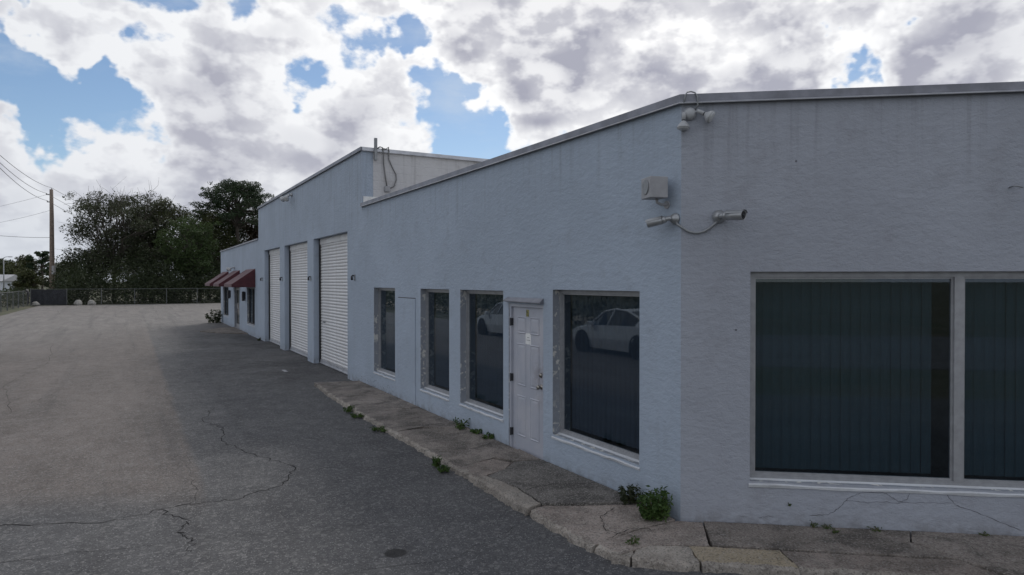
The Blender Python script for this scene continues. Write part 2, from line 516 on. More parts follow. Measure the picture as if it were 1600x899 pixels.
def ribbon(name, pts, width, z, m, parent, rnd, sub=7, amp=.05, T=L, up=True):
    """thin uneven crack following pts; (a,b) coordinates in the plane"""
    P = []
    for i in range(len(pts) - 1):
        (x0, y0), (x1, y1) = pts[i], pts[i + 1]
        for k in range(sub):
            t = k / sub
            j = amp if 0 < k else amp * .4
            P.append((x0 + (x1 - x0) * t + rnd.uniform(-j, j), y0 + (y1 - y0) * t + rnd.uniform(-j, j)))
    P.append(pts[-1])
    vs, fs = [], []
    for i, p in enumerate(P):
        q = P[min(i + 1, len(P) - 1)]; r = P[max(i - 1, 0)]
        dx, dy = q[0] - r[0], q[1] - r[1]; ln = math.hypot(dx, dy) or 1
        wd = width * rnd.uniform(.35, 1.25) * (.3 if i in (0, len(P) - 1) else 1) * .5
        for sgn in (-1, 1):
            a_, b__ = p[0] - dy / ln * wd * sgn, p[1] + dx / ln * wd * sgn
            vs.append((a_, b__, z) if up else (a_, z, b__))
    for i in range(len(P) - 1):
        fs.append((2*i, 2*i+1, 2*i+3, 2*i+2))
    mb = MB(T); mb.add(vs, fs)
    return mb.build(name, MT[m], parent)
rc = random.Random(4)
for pts, wd in [([(8.9, 3.2), (7.6, 3.5), (6.8, 3.25), (5.9, 3.4), (5.2, 3.2), (4.5, 2.95), (3.9, 2.75), (3.3, 3.0), (2.95, 3.5), (3.0, 4.1), (2.8, 4.8), (3.2, 5.6), (3.6, 6.8), (3.9, 9)], .030),
                ([(3.0, 4.3), (2.5, 4.05), (2.2, 4.15), (1.95, 4.05), (1.6, 4.1)], .028), ([(1.95, 4.05), (1.55, 3.0), (1.5, 2.0)], .010), ([(1.95, 4.05), (2.1, 5.3), (2.0, 7)], .016),
                ([(3.9, 2.75), (3.5, 2.0), (3.3, 1.3)], .014), ([(6.8, 3.25), (6.3, 2.0), (6.1, 1.2)], .010), ([(12.5, 5.9), (11.0, 6.2), (10.4, 5.6), (9.4, 6.4)], .018),
                ([(12.5, .9), (12.3, 2.2), (12.6, 3.9), (12.3, 6)], .016), ([(.8, 1.25), (.4, 2.2), (.6, 3.4)], .010),
                ([(3.0, 3.95), (4, 3.88), (5.2, 3.92)], .010), ([(9, 3.86), (11, 3.9), (12.6, 3.84)], .012), ([(10, 6.4), (14, 7), (19, 6.6), (26, 7.1)], .022), ([(52, 8.8), (60, 9.6), (66, 8.7)], .05), ([(36, 1), (39, -.5), (41, -3)], .14)]:
    ribbon('crack', pts, wd * .35, .004, 'crack_dark', lot, rc, 9, .045)

# far concrete apron in front of the far office door
pad = MB(); pad.add([(27.2, .02, 0), (31.9, .02, 0), (31.6, .7, 0), (29.8, 1.75, 0), (28.3, 1.1, 0), (27.2, .02, .05), (31.9, .02, .05), (31.6, .7, .045), (29.8, 1.75, .04), (28.3, 1.1, .045)],
                    [(5, 6, 7, 8, 9), (0, 5, 9, 4), (4, 9, 8, 3), (3, 8, 7, 2), (2, 7, 6, 1)])
o = local(pad.build('doorstep_pad', MT['old_concrete'])); tag(o, kind='structure')

# ------------------------------------------------------------------ the old concrete walk, slab by slab
walk = empty('sidewalk'); local(walk); tag(walk, kind='structure')
rs = random.Random(11)
def slab(poly, z, m='old_concrete', T=L, rough=.006, name='slab', tilt=(0, 0), base=0.0, outer=None):
    """poly: (a,b) corners; jagged outline; the side towards the asphalt is a broken pale edge"""
    lim = outer if outer is not None else (.97 if T is L else .90)
    P = []
    for i in range(len(poly)):
        (x0, y0), (x1, y1) = poly[i], poly[(i + 1) % len(poly)]
        n_ = max(1, int(math.hypot(x1 - x0, y1 - y0) / .055))
        for k in range(n_):
            t = k / n_
            P.append((x0 + (x1-x0)*t + rs.uniform(-rough, rough), y0 + (y1-y0)*t + rs.uniform(-rough, rough)))
    cx = sum(p[0] for p in P) / len(P); cy = sum(p[1] for p in P) / len(P)
    n_ = len(P)
    def zz(x, y): return z + (x - cx) * tilt[0] + (y - cy) * tilt[1]
    out = [y > lim for x, y in P]
    vs = []; mid = []; ins = []
    for (x, y), o_ in zip(P, out):
        if o_: y += rs.uniform(-.025, .02)
        vs.append((x, y, base))
        mid.append((x, y - (rs.uniform(.0, .02) if o_ else 0), zz(x, y) - (rs.uniform(.012, .035) if o_ else .004)))
        dx, dy = cx - x, cy - y; ln = math.hypot(dx, dy) or 1
        if o_: ins.append((x, y - rs.uniform(.025, .075), zz(x, y) + rs.uniform(-.004, .002)))
        else: ins.append((x + dx / ln * .005, y + dy / ln * .005, zz(x, y)))
    vs += mid + ins
    mb = MB(T)
    fs = []; fo = []
    for i in range(n_):
        j = (i + 1) % n_
        (fo if out[i] and out[j] else fs).extend([(i, j, n_ + j, n_ + i), (n_ + i, n_ + j, 2*n_ + j, 2*n_ + i)])
    fs.append(tuple(range(2*n_, 3*n_)))
    mb.add(vs, fs); o0 = len(mb.v) - len(vs)
    mb.f += fo; mb.m += [1] * len(fo)
    return mb.build(name, [MT[m], MT['kerb_concrete']], walk)
g = .012
slab([(8.45, .02), (10.35, .02), (10.62, .96), (8.6, 1.07), (8.42, 1.07)], .076, tilt=(0, -.015))
slab([(6.615, .02), (8.44, .02), (8.41, 1.07), (6.68, 1.10)], .074, tilt=(0, -.015))
slab([(5.255, .02), (6.605, .02), (6.67, 1.10), (4.985, 1.10)], .070, tilt=(0, -.01))
slab([(4.55, .02), (5.242, .02), (4.985, .63)], .090)
slab([(3.045, .02), (4.54, .02), (4.965, .645), (4.975, 1.10), (2.71, 1.09)], .072, tilt=(.004, -.02))
slab([(2.455, .02), (3.03, .02), (2.865, .50), (2.59, .365)], .095, tilt=(.02, 0))
slab([(2.575, .385), (2.85, .52), (2.70, 1.09), (2.19, 1.09), (2.35, .62)], .07, 'pink_concrete')
slab([(.52, .02), (2.44, .02), (2.555, .37), (2.335, .61), (2.18, .935), (1.6, .85), (1.02, .905), (.83, .60)], .092, 'dark_concrete', tilt=(-.008, -.012), outer=2)
slab([(1.03, .92), (1.6, .865), (2.175, .95), (2.17, 1.10), (1.55, 1.12), (1.0, 1.11)], .085, 'kerb_concrete', rough=.012)
c0 = RF(.18, .60, 0); c1 = RF(-.30, .64, 0)
slab([(.505, .02), (.815, .60), (1.01, .915), (.99, 1.10), (.30, 1.11), (-.085, 1.10), (.012, .55), (.02, .05)], .070, 'pink_concrete', tilt=(0, -.02))
slab([(-.0, .04), (.0, .54), (-.10, 1.08), (-.36, 1.03), c1[:2], c0[:2], RF(.2, .03, 0)[:2]], .072, 'pink_concrete')
slab([(.21, .02), (2.02, .02), (1.905, .30), (2.125, .605), (.21, .605)], .080, T=RF)
slab([(2.035, .02), (4.6, .02), (4.6, 1.0), (2.42, 1.0), (1.92, .30)], .082, T=RF)
slab([(4.612, .02), (8.5, .02), (8.5, 1.0), (4.612, 1.0)], .08, T=RF)
slab([(-.44, .66), (.0, .625), (.06, .98), (-.20, 1.03), (-.48, .98)], .066, 'kerb_concrete', T=RF, rough=.016)
slab([(-.62, .72), (-.455, .67), (-.50, .97), (-.64, .92)], .064, 'kerb_concrete', T=RF, rough=.014)
slab([(.012, .62), (.755, .62), (.815, .99), (.07, .99)], .068, 'sand_block', T=RF)
slab([(.768, .62), (2.14, .62), (2.40, .99), (.828, .99)], .066, 'pink_concrete', T=RF)

for pts in ([(.55, .35), (.42, .62), (.10, .80), (-.20, .62)], [(-.06, .9), (.02, .55), (-.1, .42), (-.12, .3)], [(1.3, .1), (1.5, .5), (1.45, .85)], [(3.6, .1), (3.4, .5), (3.6, 1.0)], [(7.6, .2), (7.3, .6), (7.4, 1.0)], [(5.9, .1), (5.7, .55), (5.9, 1.0)]):
    ribbon('crack', pts, .010, .0985 if 1 < pts[0][0] < 2 else .0865, 'crack_dark', walk, rc, 8, .018)

# ------------------------------------------------------------------ the building
bld = empty('commercial_building', P0, ANG)
tag(bld, 'long pale blue stucco commercial building with flat parapets and a taller garage section', 'building')

def wall(name, u0, u1, z0, z1, ops, T, mats, th=.26, ends=(True, True), cell=3.0):
    us = sorted({u0, u1} | {o[0] for o in ops} | {o[1] for o in ops})
    zs = sorted({z0, z1} | {o[2] for o in ops} | {o[3] for o in ops})
    mb = MB(T)
    def hole(ua, ub, za, zb):
        for o in ops:
            if ua >= o[0] - 1e-6 and ub <= o[1] + 1e-6 and za >= o[2] - 1e-6 and zb <= o[3] + 1e-6: return True
        return False
    for i in range(len(us) - 1):
        for k in range(len(zs) - 1):
            ua, ub, za, zb = us[i], us[i+1], zs[k], zs[k+1]
            if hole(ua, ub, za, zb): continue
            mb.add([(ua, 0, za), (ub, 0, za), (ub, 0, zb), (ua, 0, zb)], [(0, 1, 2, 3)])
            mb.add([(ua, -th, za), (ub, -th, za), (ub, -th, zb), (ua, -th, zb)], [(3, 2, 1, 0)], 2)
    for ua, ub, za, zb in [o[:4] for o in ops]:
        mb.add([(ua, 0, za), (ua, -th, za), (ua, -th, zb), (ua, 0, zb), (ub, 0, za), (ub, -th, za), (ub, -th, zb), (ub, 0, zb)],
               [(0, 1, 2, 3), (7, 6, 5, 4), (3, 2, 6, 7)] + ([(0, 4, 5, 1)] if za > z0 + .01 else []), 1)
    e = []
    if ends[0]: mb.add([(u0, 0, z0), (u0, 0, z1), (u0, -th, z1), (u0, -th, z0)], [(0, 1, 2, 3)])
    if ends[1]: mb.add([(u1, 0, z0), (u1, 0, z1), (u1, -th, z1), (u1, -th, z0)], [(3, 2, 1, 0)])
    mb.add([(u0, 0, z1), (u1, 0, z1), (u1, -th, z1), (u0, -th, z1)], [(0, 1, 2, 3)])
    return mb.build(name, [MT[m] for m in mats], bld)
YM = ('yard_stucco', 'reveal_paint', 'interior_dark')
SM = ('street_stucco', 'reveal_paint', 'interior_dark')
WIN = [(7.98, 9.31, .42, 2.20), (5.37, 6.63, .42, 2.20), (3.52, 4.94, .42, 2.20), (.60, 2.24, .45, 2.23)]   # office windows, far to near
DOOR = (2.46, 3.36, .03, 2.03)
ROLL = [(11.34, 14.81), (15.57, 19.0), (19.81, 22.92)]
RZ = 3.53
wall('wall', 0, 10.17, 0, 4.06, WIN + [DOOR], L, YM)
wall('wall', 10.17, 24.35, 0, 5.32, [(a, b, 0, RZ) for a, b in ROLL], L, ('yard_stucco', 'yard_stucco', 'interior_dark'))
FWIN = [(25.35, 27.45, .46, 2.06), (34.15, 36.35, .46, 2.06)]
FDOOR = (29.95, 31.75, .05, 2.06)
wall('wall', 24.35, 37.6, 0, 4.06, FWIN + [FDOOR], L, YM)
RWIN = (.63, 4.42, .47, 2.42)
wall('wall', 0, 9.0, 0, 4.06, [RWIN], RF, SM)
# rear and side walls, the step in the roof, and the roofs
mb = MB(); Q = [(37.6, 0), (37.6, -16), (RF(9, 0, 0)[0], -16), RF(9, 0, 0)[:2]]
for (x0, y0), (x1, y1) in zip(Q[:-1], Q[1:]):
    mb.add([(x0, y0, 0), (x1, y1, 0), (x1, y1, 4.06), (x0, y0, 4.06)], [(0, 1, 2, 3), ])
mb.build('rear_wall', [MT['yard_stucco']], bld)
mb = MB()
for a, b in (((10.17, -14, 3.7), (10.37, -.262, 5.32)), ((24.15, -14, 3.7), (24.35, -.262, 5.32)), ((10.375, -14, 3.7), (24.145, -13.8, 5.32))):
    mb = MB(); mb.box(a, b); mb.build('step_wall', [MT['block_paint']], bld)
mb = MB()
r9 = RF(9, -.1, 0); r0 = (-.02, -.1)
mb.add([(r0[0], r0[1], 3.85), (37.5, -.1, 3.85), (37.5, -15.9, 3.85), (r9[0], -15.9, 3.85), (r9[0], r9[1], 3.85)], [(0, 1, 2, 3, 4)])
mb.add([(10.2, -.1, 5.15), (24.3, -.1, 5.15), (24.3, -13.9, 5.15), (10.2, -13.9, 5.15)], [(0, 1, 2, 3)])
mb.build('roof', [MT['roof_gravel']], bld)
# partition behind the office windows
for a, b in (((-1.5, -4.4, 0), (10.04, -4.3, 3.8)), ((10.05, -13, 0), (10.12, -.3, 3.8)), ((24.3, -13, 0), (24.4, -.3, 3.8)), ((24.5, -3.1, 0), (37.5, -3, 3.8))):
    mb = MB(); mb.box(a, b); mb.build('partition', [MT['interior_dark']], bld)

def coping(name, u0, u1, z, T, h=.062, m='coping_metal', a0=0.0, a1=0.0, v0=.035):
    """metal roof edging: face, drip lip and top; a0/a1 mitre the ends"""
    mb = MB(T)
    prof = [(-.30, z + .012), (v0, z + .012), (v0 + .004, z - h), (v0 + .022, z - h - .012), (v0 + .02, z - h - .018), (.003, z - h - .012), (.003, z - .004), (-.30, z - .004)]
    vs = [(u0 + a0 * v, v, zz) for v, zz in prof] + [(u1 + a1 * v, v, zz) for v, zz in prof]
    k = len(prof)
    mb.add(vs, [(i, (i+1) % k, k + (i+1) % k, k + i) for i in range(k) if i not in (2, 3)])
    mb.add(vs, [(i, i+1, k + i+1, k + i) for i in (2, 3)], 1)
    mb.add(vs, [tuple(range(k))[::-1], tuple(range(k, 2*k))])
    return mb.build(name, [MT[m], MT['drip_metal']], bld)
half = math.tan((math.pi - math.acos(EU)) / 2) if False else 0.0
th_int = math.acos(max(-1, min(1, EU)))            # angle between the two fronts
mit = 1 / math.tan(th_int / 2)
def runs(u0, u1, n): return [(u0 + (u1 - u0) * i / n + (.0015 if i else 0), u0 + (u1 - u0) * (i + 1) / n - (.0015 if i < n - 1 else 0)) for i in range(n)]
for i, (a, b) in enumerate(runs(0, 10.165, 3)): coping('coping', a, b, 4.07, L, a0=(-mit if i == 0 else 0))
for i, (a, b) in enumerate(runs(0, 9.0, 3)): coping('coping', a, b, 4.07, RF, a0=(-mit if i == 0 else 0))
for a, b in runs(10.14, 24.38, 4): coping('coping', a, b, 5.33, L, h=.06)
for a, b in runs(24.385, 37.62, 4): coping('coping', a, b, 4.07, L, h=.03)
SW = lambda u, v, z: (10.17 - v, -u, z)             # roof step wall facing the street: u runs back over the roof
for a, b in runs(.0, 13.8, 4): coping('coping', a, b, 5.33, SW, h=.06, m='drip_metal')
mb = MB(SW); mb.box((.03, .004, 3.86), (13, .016, 4.24)); mb.build('flashing', MT['white_flashing'], bld)

# windows
def window(op, T, fr=.042, dep=.10, mulls=(), sill=True, frame='frame_paint', sillm='sill_paint'):
    ua, ub, za, zb = op
    wdw = MB(T)
    d0, d1 = -dep - .05, -dep
    wdw.box((ua, d0, za + fr), (ua + fr, d1, zb - fr)); wdw.box((ub - fr, d0, za + fr), (ub, d1, zb - fr))
    wdw.box((ua, d0, za), (ub, d1, za + fr)); wdw.box((ua, d0, zb - fr), (ub, d1, zb))
    for mu in mulls:
        wdw.box((mu - .04, d0, za + fr), (mu + .04, d1 + .006, zb - fr))
    # stepped inner bead
    bd = .018
    edges = [ua + fr] + [e for mu in mulls for e in (mu - .04, mu + .04)] + [ub - fr]
    for i in range(0, len(edges), 2):
        a, b = edges[i], edges[i+1]
        wdw.box((a, d0 + .002, za + fr), (a + bd, d1 - .018, zb - fr)); wdw.box((b - bd, d0 + .002, za + fr), (b, d1 - .018, zb - fr))
        wdw.box((a + bd, d0 + .002, za + fr), (b - bd, d1 - .018, za + fr + bd)); wdw.box((a + bd, d0 + .002, zb - fr - bd), (b - bd, d1 - .018, zb - fr))
    f = wdw.build('window', MT[frame], bld)
    for i in range(0, len(edges), 2):
        p = MB(T); p.box((edges[i] + .004, d0 + .012, za + fr + .004), (edges[i+1] - .004, d0 + .018, zb - fr - .004))
        p.build('pane', MT['tinted_glass'], f)
    if sill:
        s_ = MB(T)
        r_ = random.Random(int(ua * 100))
        n_ = 14; vs = []
        for i in range(n_ + 1):
            x = ua - .012 + (ub - ua + .024) * i / n_
            k = r_.uniform(-.006, .006); k2 = r_.uniform(-.008, .006)
            vs += [(x, -dep + .002, za + .012), (x, .004, za - .022 + k), (x, .016 + k, za - .030 + k), (x, .010, za - .052 + k2), (x, .001, za - .056 + k2)]
        fs = [(5*i + j, 5*i + j + 1, 5*i + j + 6, 5*i + j + 5) for i in range(n_) for j in range(4)]
        fs += [(0, 1, 2, 3, 4), tuple(5*n_ + j for j in (4, 3, 2, 1, 0))]
        s_.add(vs, fs)
        s_.build('sill', MT[sillm], f)
    return f
for op in WIN: window(op, L)
window(RWIN, RF, .048, .075, (2.46,))
for op in FWIN: window(op, L, .05, .08, ((op[0] + op[1]) / 2,), True, 'dark_metal')

# the white entrance door
dr = MB(); ua, ub, za, zb = DOOR
dr.box((ua + .045, -.085, za + .012), (ub - .045, -.045, zb - .045))
door = dr.build('door', MT['door_paint'], bld)
fr = MB(); fr.box((ua, -.11, za), (ua + .04, -.012, zb)); fr.box((ub - .04, -.11, za), (ub, -.012, zb)); fr.box((ua + .04, -.11, zb - .04), (ub - .04, -.012, zb)); fr.box((ua + .04, -.11, za - .02), (ub - .04, -.02, za + .01))
fr.build('door_frame', MT['door_paint'], door)
dw = ub - ua - .09; dl = ua + .045
def panel(x0, x1, z0, z1):
    p = MB(); y = -.045
    a = .022; b = .05
    R0 = [(x0, y + .001, z0), (x1, y + .001, z0), (x1, y + .001, z1), (x0, y + .001, z1)]
    R1 = [(x0 + a*.5, y + .011, z0 + a*.5), (x1 - a*.5, y + .011, z0 + a*.5), (x1 - a*.5, y + .011, z1 - a*.5), (x0 + a*.5, y + .011, z1 - a*.5)]
    R2 = [(x0 + a, y + .002, z0 + a), (x1 - a, y + .002, z0 + a), (x1 - a, y + .002, z1 - a), (x0 + a, y + .002, z1 - a)]
    R3 = [(x0 + b, y + .008, z0 + b), (x1 - b, y + .008, z0 + b), (x1 - b, y + .008, z1 - b), (x0 + b, y + .008, z1 - b)]
    vs = R0 + R1 + R2 + R3; fs = []
    for q in range(3):
        for i in range(4): fs.append((4*q + i, 4*q + (i+1) % 4, 4*q + 4 + (i+1) % 4, 4*q + 4 + i))
    fs.append((12, 13, 14, 15))
    p.add(vs, fs); p.build('door_panel', MT['door_paint'], door)
for x0, x1 in ((dl + .12, dl + dw / 2 - .055), (dl + dw / 2 + .055, dl + dw - .12)):
    panel(x0, x1, 1.63, 1.86); panel(x0, x1, .93, 1.50); panel(x0, x1, .25, .80)
for z in (.28, 1.02, 1.78):
    h = MB(); h.box((ub - .052, -.046, z - .05), (ub - .03, -.006, z + .05)); h.tube([(ub - .042, -.004, z - .055), (ub - .042, -.004, z + .055)], .008, 8); h.build('hinge', MT['dark_metal'], door)
def lathe(mb, c, ax, prof, n=14, m=0, T=None):
    """prof: (distance along ax, radius)"""
    T = T or mb.T
    c = Vector(c); ax = Vector(ax).normalized(); a = ax.orthogonal().normalized(); b = ax.cross(a)
    vs = []
    for d, r in prof:
        for k in range(n):
            t = 2 * math.pi * k / n
            vs.append(tuple(c + ax * d + (a * math.cos(t) + b * math.sin(t)) * max(r, 1e-4)))
    fs = [(i*n + k, i*n + (k+1) % n, (i+1)*n + (k+1) % n, (i+1)*n + k) for i in range(len(prof) - 1) for k in range(n)]
    fs += [tuple(range(n))[::-1], tuple((len(prof)-1)*n + k for k in range(n))]
    mb.add(vs, fs, m, T)
kn = MB(); lathe(kn, (ua + .115, -.045, .98), (0, 1, 0), [(0, .034), (.008, .034), (.012, .014), (.03, .013), (.036, .024), (.05, .03), (.064, .026), (.07, .012)]); kn.build('door_knob', MT['knob_metal'], door, True)
kn = MB(); lathe(kn, (ua + .115, -.045, 1.13), (0, 1, 0), [(0, .032), (.012, .032), (.02, .026), (.028, .024), (.03, .008)]); kn.build('deadbolt', MT['knob_metal'], door, True)
pp = MB(); pp.box((dl + .33, -.0435, 1.50), (dl + .47, -.0425, 1.645)); q = pp.build('notice', MT['paper'], door)
for i in range(2):
    pp = MB(); pp.box((dl + .37 - .02 * i, -.0424, 1.585 - i * .035), (dl + .43 + .015 * i, -.042, 1.593 - i * .035)); pp.build('print_line', MT['conduit'], q)
def sticker(n, b):
    co = obj_co(n)
    c = n.mix(n.step(n.noise(co, 26, 2), .45, .55), (.035, .055, .03), (.30, .27, .08))
    n.put(b.inputs['Base Color'], c)
mat('sticker_print', sticker)
pp = MB(); pp.box((dl + .385, -.0435, 1.865), (dl + .455, -.0425, 1.955)); pp.build('sticker', MT['sticker_print'], door)
cap = MB()
cap.add([(ua - .01, .002, 2.115), (ub + .02, .002, 2.115), (ub + .02, .012, 2.112), (ua - .01, .012, 2.112), (ua - .01, .06, 2.062), (ub + .06, .06, 2.072), (ua - .01, .06, 2.05), (ub + .06, .06, 2.06), (ua - .01, .002, 2.045), (ub + .02, .002, 2.045)],
        [(0, 1, 2, 3), (3, 2, 5, 4), (4, 5, 7, 6), (6, 7, 9, 8), (0, 3, 4, 6, 8), (1, 9, 7, 5, 2)])
cap.build('drip_cap', MT['coping_metal'], door)
th_ = MB(); th_.box((ua, -.12, 0), (ub, .03, .028)); th_.build('threshold', MT['old_concrete'], door)

# walled-up doorway: a thin plaster panel with shadow grooves
pn = MB(); pn.box((6.87, .001, .03), (7.78, .012, 2.01)); pn.build('infill_panel', MT['yard_stucco'], bld, bevel=.004)
pn = MB(); pn.box((6.87, .0005, 2.013), (7.79, .004, 2.03)); pn.box((7.783, .0005, .03), (7.795, .004, 2.012)); pn.build('groove', MT['wall_crack'], bld)

# roller doors, slat by slat
PITCH = .0835
def slat_mesh(wd):
    mb = MB(); pr = [(-.006, 0), (.004, .006), (.014, .022), (.017, .042), (.014, .062), (.004, .077), (-.006, PITCH - .001)]
    vs = [(0, y, z) for y, z in pr] + [(wd, y, z) for y, z in pr]; k = len(pr)
    mb.add(vs, [(i, i + 1, k + i + 1, k + i) for i in range(k - 1)])
    o = mb.build('slat', MT['shutter_paint'], None, True)
    me = o.data; bpy.data.objects.remove(o); return me
for a, b in ROLL:
    d = MB()
    d.box((a + .08, -.245, .1), (b - .08, -.235, RZ - .02))
    rd = d.build('roller_door', MT['dark_metal'], bld)
    for x0, x1 in ((a + .002, a + .075), (b - .075, b - .002)):
        d = MB(); d.box((x0, -.25, .0), (x1, -.15, RZ - .01)); d.build('guide_rail', MT['black_rubber'], rd)
    hd = MB(); hd.box((a + .078, -.25, RZ - .16), (b - .078, -.165, RZ - .004)); hd.build('hood', MT['shutter_paint'], rd)
    bb = MB(); bb.box((a + .078, -.225, .018), (b - .078, -.17, .12)); bb.box((a + .078, -.17, .02), (b - .078, -.145, .045)); bb.build('bottom_bar', MT['drip_metal'], rd)
    se = MB(); se.box((a + .078, -.222, .0), (b - .078, -.172, .017)); se.build('bottom_seal', MT['black_rubber'], rd)
    me = slat_mesh(b - a - .16)
    n_ = int((RZ - .165 - .12) / PITCH) + 1
    for i in range(n_):
        inst('slat', me, rd, (a + .08, -.20, .121 + i * PITCH))
hl = MB(); hl.box((14.2, -.18, 1.18), (14.42, -.165, 1.215)); hl.tube([(14.3, -.16, 1.2), (14.3, -.12, 1.2), (14.38, -.12, 1.2)], .009); hl.build('slide_latch', MT['conduit'], rd)

# far office door
d = MB(); d.box((29.99, -.12, .06), (31.71, -.08, 2.02)); fd = d.build('door', MT['frame_paint'], bld)
d = MB(); d.box((30.12, -.079, .25), (30.78, -.074, 1.9)); d.box((30.92, -.079, .25), (31.58, -.074, 1.9)); d.build('pane', MT['car_glass'], fd)
d = MB(); d.tube([(30.9, -.07, 1.0), (30.9, -.03, 1.02), (30.9, -.03, 1.25), (30.9, -.07, 1.27)], .012); d.build('handle', MT['drip_metal'], fd)

# cracks in the street front, dark holes
for pts, wd in [([(1.16, .17), (1.33, .19), (1.42, .26), (1.50, .35), (1.60, .40), (1.80, .41), (1.86, .38), (1.93, .33), (2.0, .36), (2.04, .46)], .0055), ([(1.47, .325), (1.60, .315), (1.80, .325), (1.95, .325), (2.2, .34), (2.4, .34)], .004),
                ([(2.33, .42), (2.40, .33), (2.55, .28), (2.75, .2), (2.95, .12)], .0055), ([(.72, .13), (.80, .15), (.86, .14)], .003)]:
    ribbon('crack', pts, wd, .0016, 'wall_crack', bld, rc, 6, .006, T=lambda a, v, z: RF(a, v, z), up=False)
bt = MB(RF)
bt.tube([(2.83, .0, 3.16), (2.83, .06, 3.165), (2.86, .075, 3.16), (2.90, .07, 3.15)], .006, 6); bt.build('wall_hook', MT['conduit'], bld)

# ------------------------------------------------------------------ vertical blinds behind the glass
def blind(op, T, dep, label, m, pitch=.088, gap_end=0.0, rot=32, sw=.085):
    ua, ub, za, zb = op
    root = local(empty('vertical_blind')); tag(root, label, 'blind', 'vertical blinds hanging behind the windows')
    hr = MB(T); hr.box((ua + .03, -dep - .03, zb - .06), (ub - .03, -dep + .02, zb - .015)); hr.build('headrail', MT['grey_plastic'], root)
    n_ = int((ub - ua - .12 - gap_end) / pitch)
    sl = MB(); c, s = math.cos(R(rot)) * sw / 2, math.sin(R(rot)) * sw / 2
    z0, z1 = za + .07, zb - .065
    prof = [(-c, -s), (-c * .35, -s * .35 + .006), (c * .35, s * .35 + .006), (c, s)]
    vs = [(x, y, z0) for x, y in prof] + [(x, y, z1) for x, y in prof]
    sl.add(vs, [(i, i + 1, 5 + i, 4 + i) for i in range(3)])
    o = sl.build('slat', MT[m]); me = o.data; bpy.data.objects.remove(o)
    r_ = random.Random(int(ua * 77) + 3)
    tang = math.atan2(T(1, 0, 0)[1] - T(0, 0, 0)[1], T(1, 0, 0)[0] - T(0, 0, 0)[0])
    for i in range(n_):
        p = T(ua + .07 + (i + .5) * pitch, -dep, 0)
        inst('slat', me, root, p, (0, 0, tang + r_.uniform(-.07, .07)))
for op, nm in zip(WIN, ('dark vertical blind behind the office window nearest the roller doors', 'dark vertical blind behind the window beside the plastered-up doorway',
                        'dark vertical blind in the window left of the white door', 'dark slatted vertical blind in the window between white door and corner')):
    blind(op, L, .24, nm, 'blind_fabric', .088, 0, 26, .062)
blind((RWIN[0], 2.42, RWIN[2], RWIN[3]), RF, .22, 'dark teal vertical blind behind the large left pane of the street window', 'blind_teal', .0885, .0, 5, .0905)
blind((2.50, RWIN[1], RWIN[2], RWIN[3]), RF, .22, 'dark teal vertical blind behind the right pane of the street window', 'blind_teal', .088, .02, 5, .0905)

# ------------------------------------------------------------------ awnings over the far office
def awning(u0, u1, label, v=.92, zt=2.86, zb=2.22, val=.13):
    root = empty('awning', W(u0, 0, 0), ANG); tag(root, label, 'awning', 'dark red canvas awnings along the far office')
    wd = u1 - u0
    n_ = max(2, round(wd / .8))
    c = MB(); t = .012
    xs = [wd * i / n_ for i in range(n_ + 1)]
    vs = []
    for x in xs:
        vs += [(x, .01, zt), (x, v * .5, (zt + zb) / 2 - .012), (x, v, zb)]
    c.add(vs, [(3*i + j, 3*i + 3 + j, 3*i + 4 + j, 3*i + 1 + j) for i in range(n_) for j in range(2)])
    c.add([(0, .01, zt - t), (wd, .01, zt - t), (wd, v - .01, zb - t), (0, v - .01, zb - t)], [(0, 3, 2, 1)])
    c.build('canopy', MT['awning_canvas'], root)
    f = MB(); f.box((0, v - .004, zb - val), (wd, v + .008, zb)); f.build('valance', MT['awning_canvas'], root)
    for x in (0.0, wd):
        s_ = MB(); s_.add([(x - .006, .01, zt), (x - .006, v - .006, zb - .001), (x - .006, v - .006, zb - val), (x - .006, .01, zb - val), (x + .006, .01, zt - .003), (x + .006, v - .006, zb - .004), (x + .006, v - .006, zb - val), (x + .006, .01, zb - val)],
                          [(0, 1, 2, 3), (7, 6, 5, 4), (0, 4, 5, 1), (1, 5, 6, 2), (2, 6, 7, 3), (3, 7, 4, 0)])
        s_.build('side_panel', MT['awning_canvas'], root)
    b = MB(); b.tube([(.02, .02, zb - val + .02), (.02, v - .03, zb - val + .02), (wd - .02, v - .03, zb - val + .02), (wd - .02, .02, zb - val + .02)], .012, 6); b.build('frame', MT['galvanised'], root)
awning(25.15, 27.75, 'dark red canvas awning nearest the roller doors')
awning(29.75, 32.2, 'dark red canvas awning over the far office door')
awning(34.0, 36.6, 'dark red canvas awning at the far end of the building')

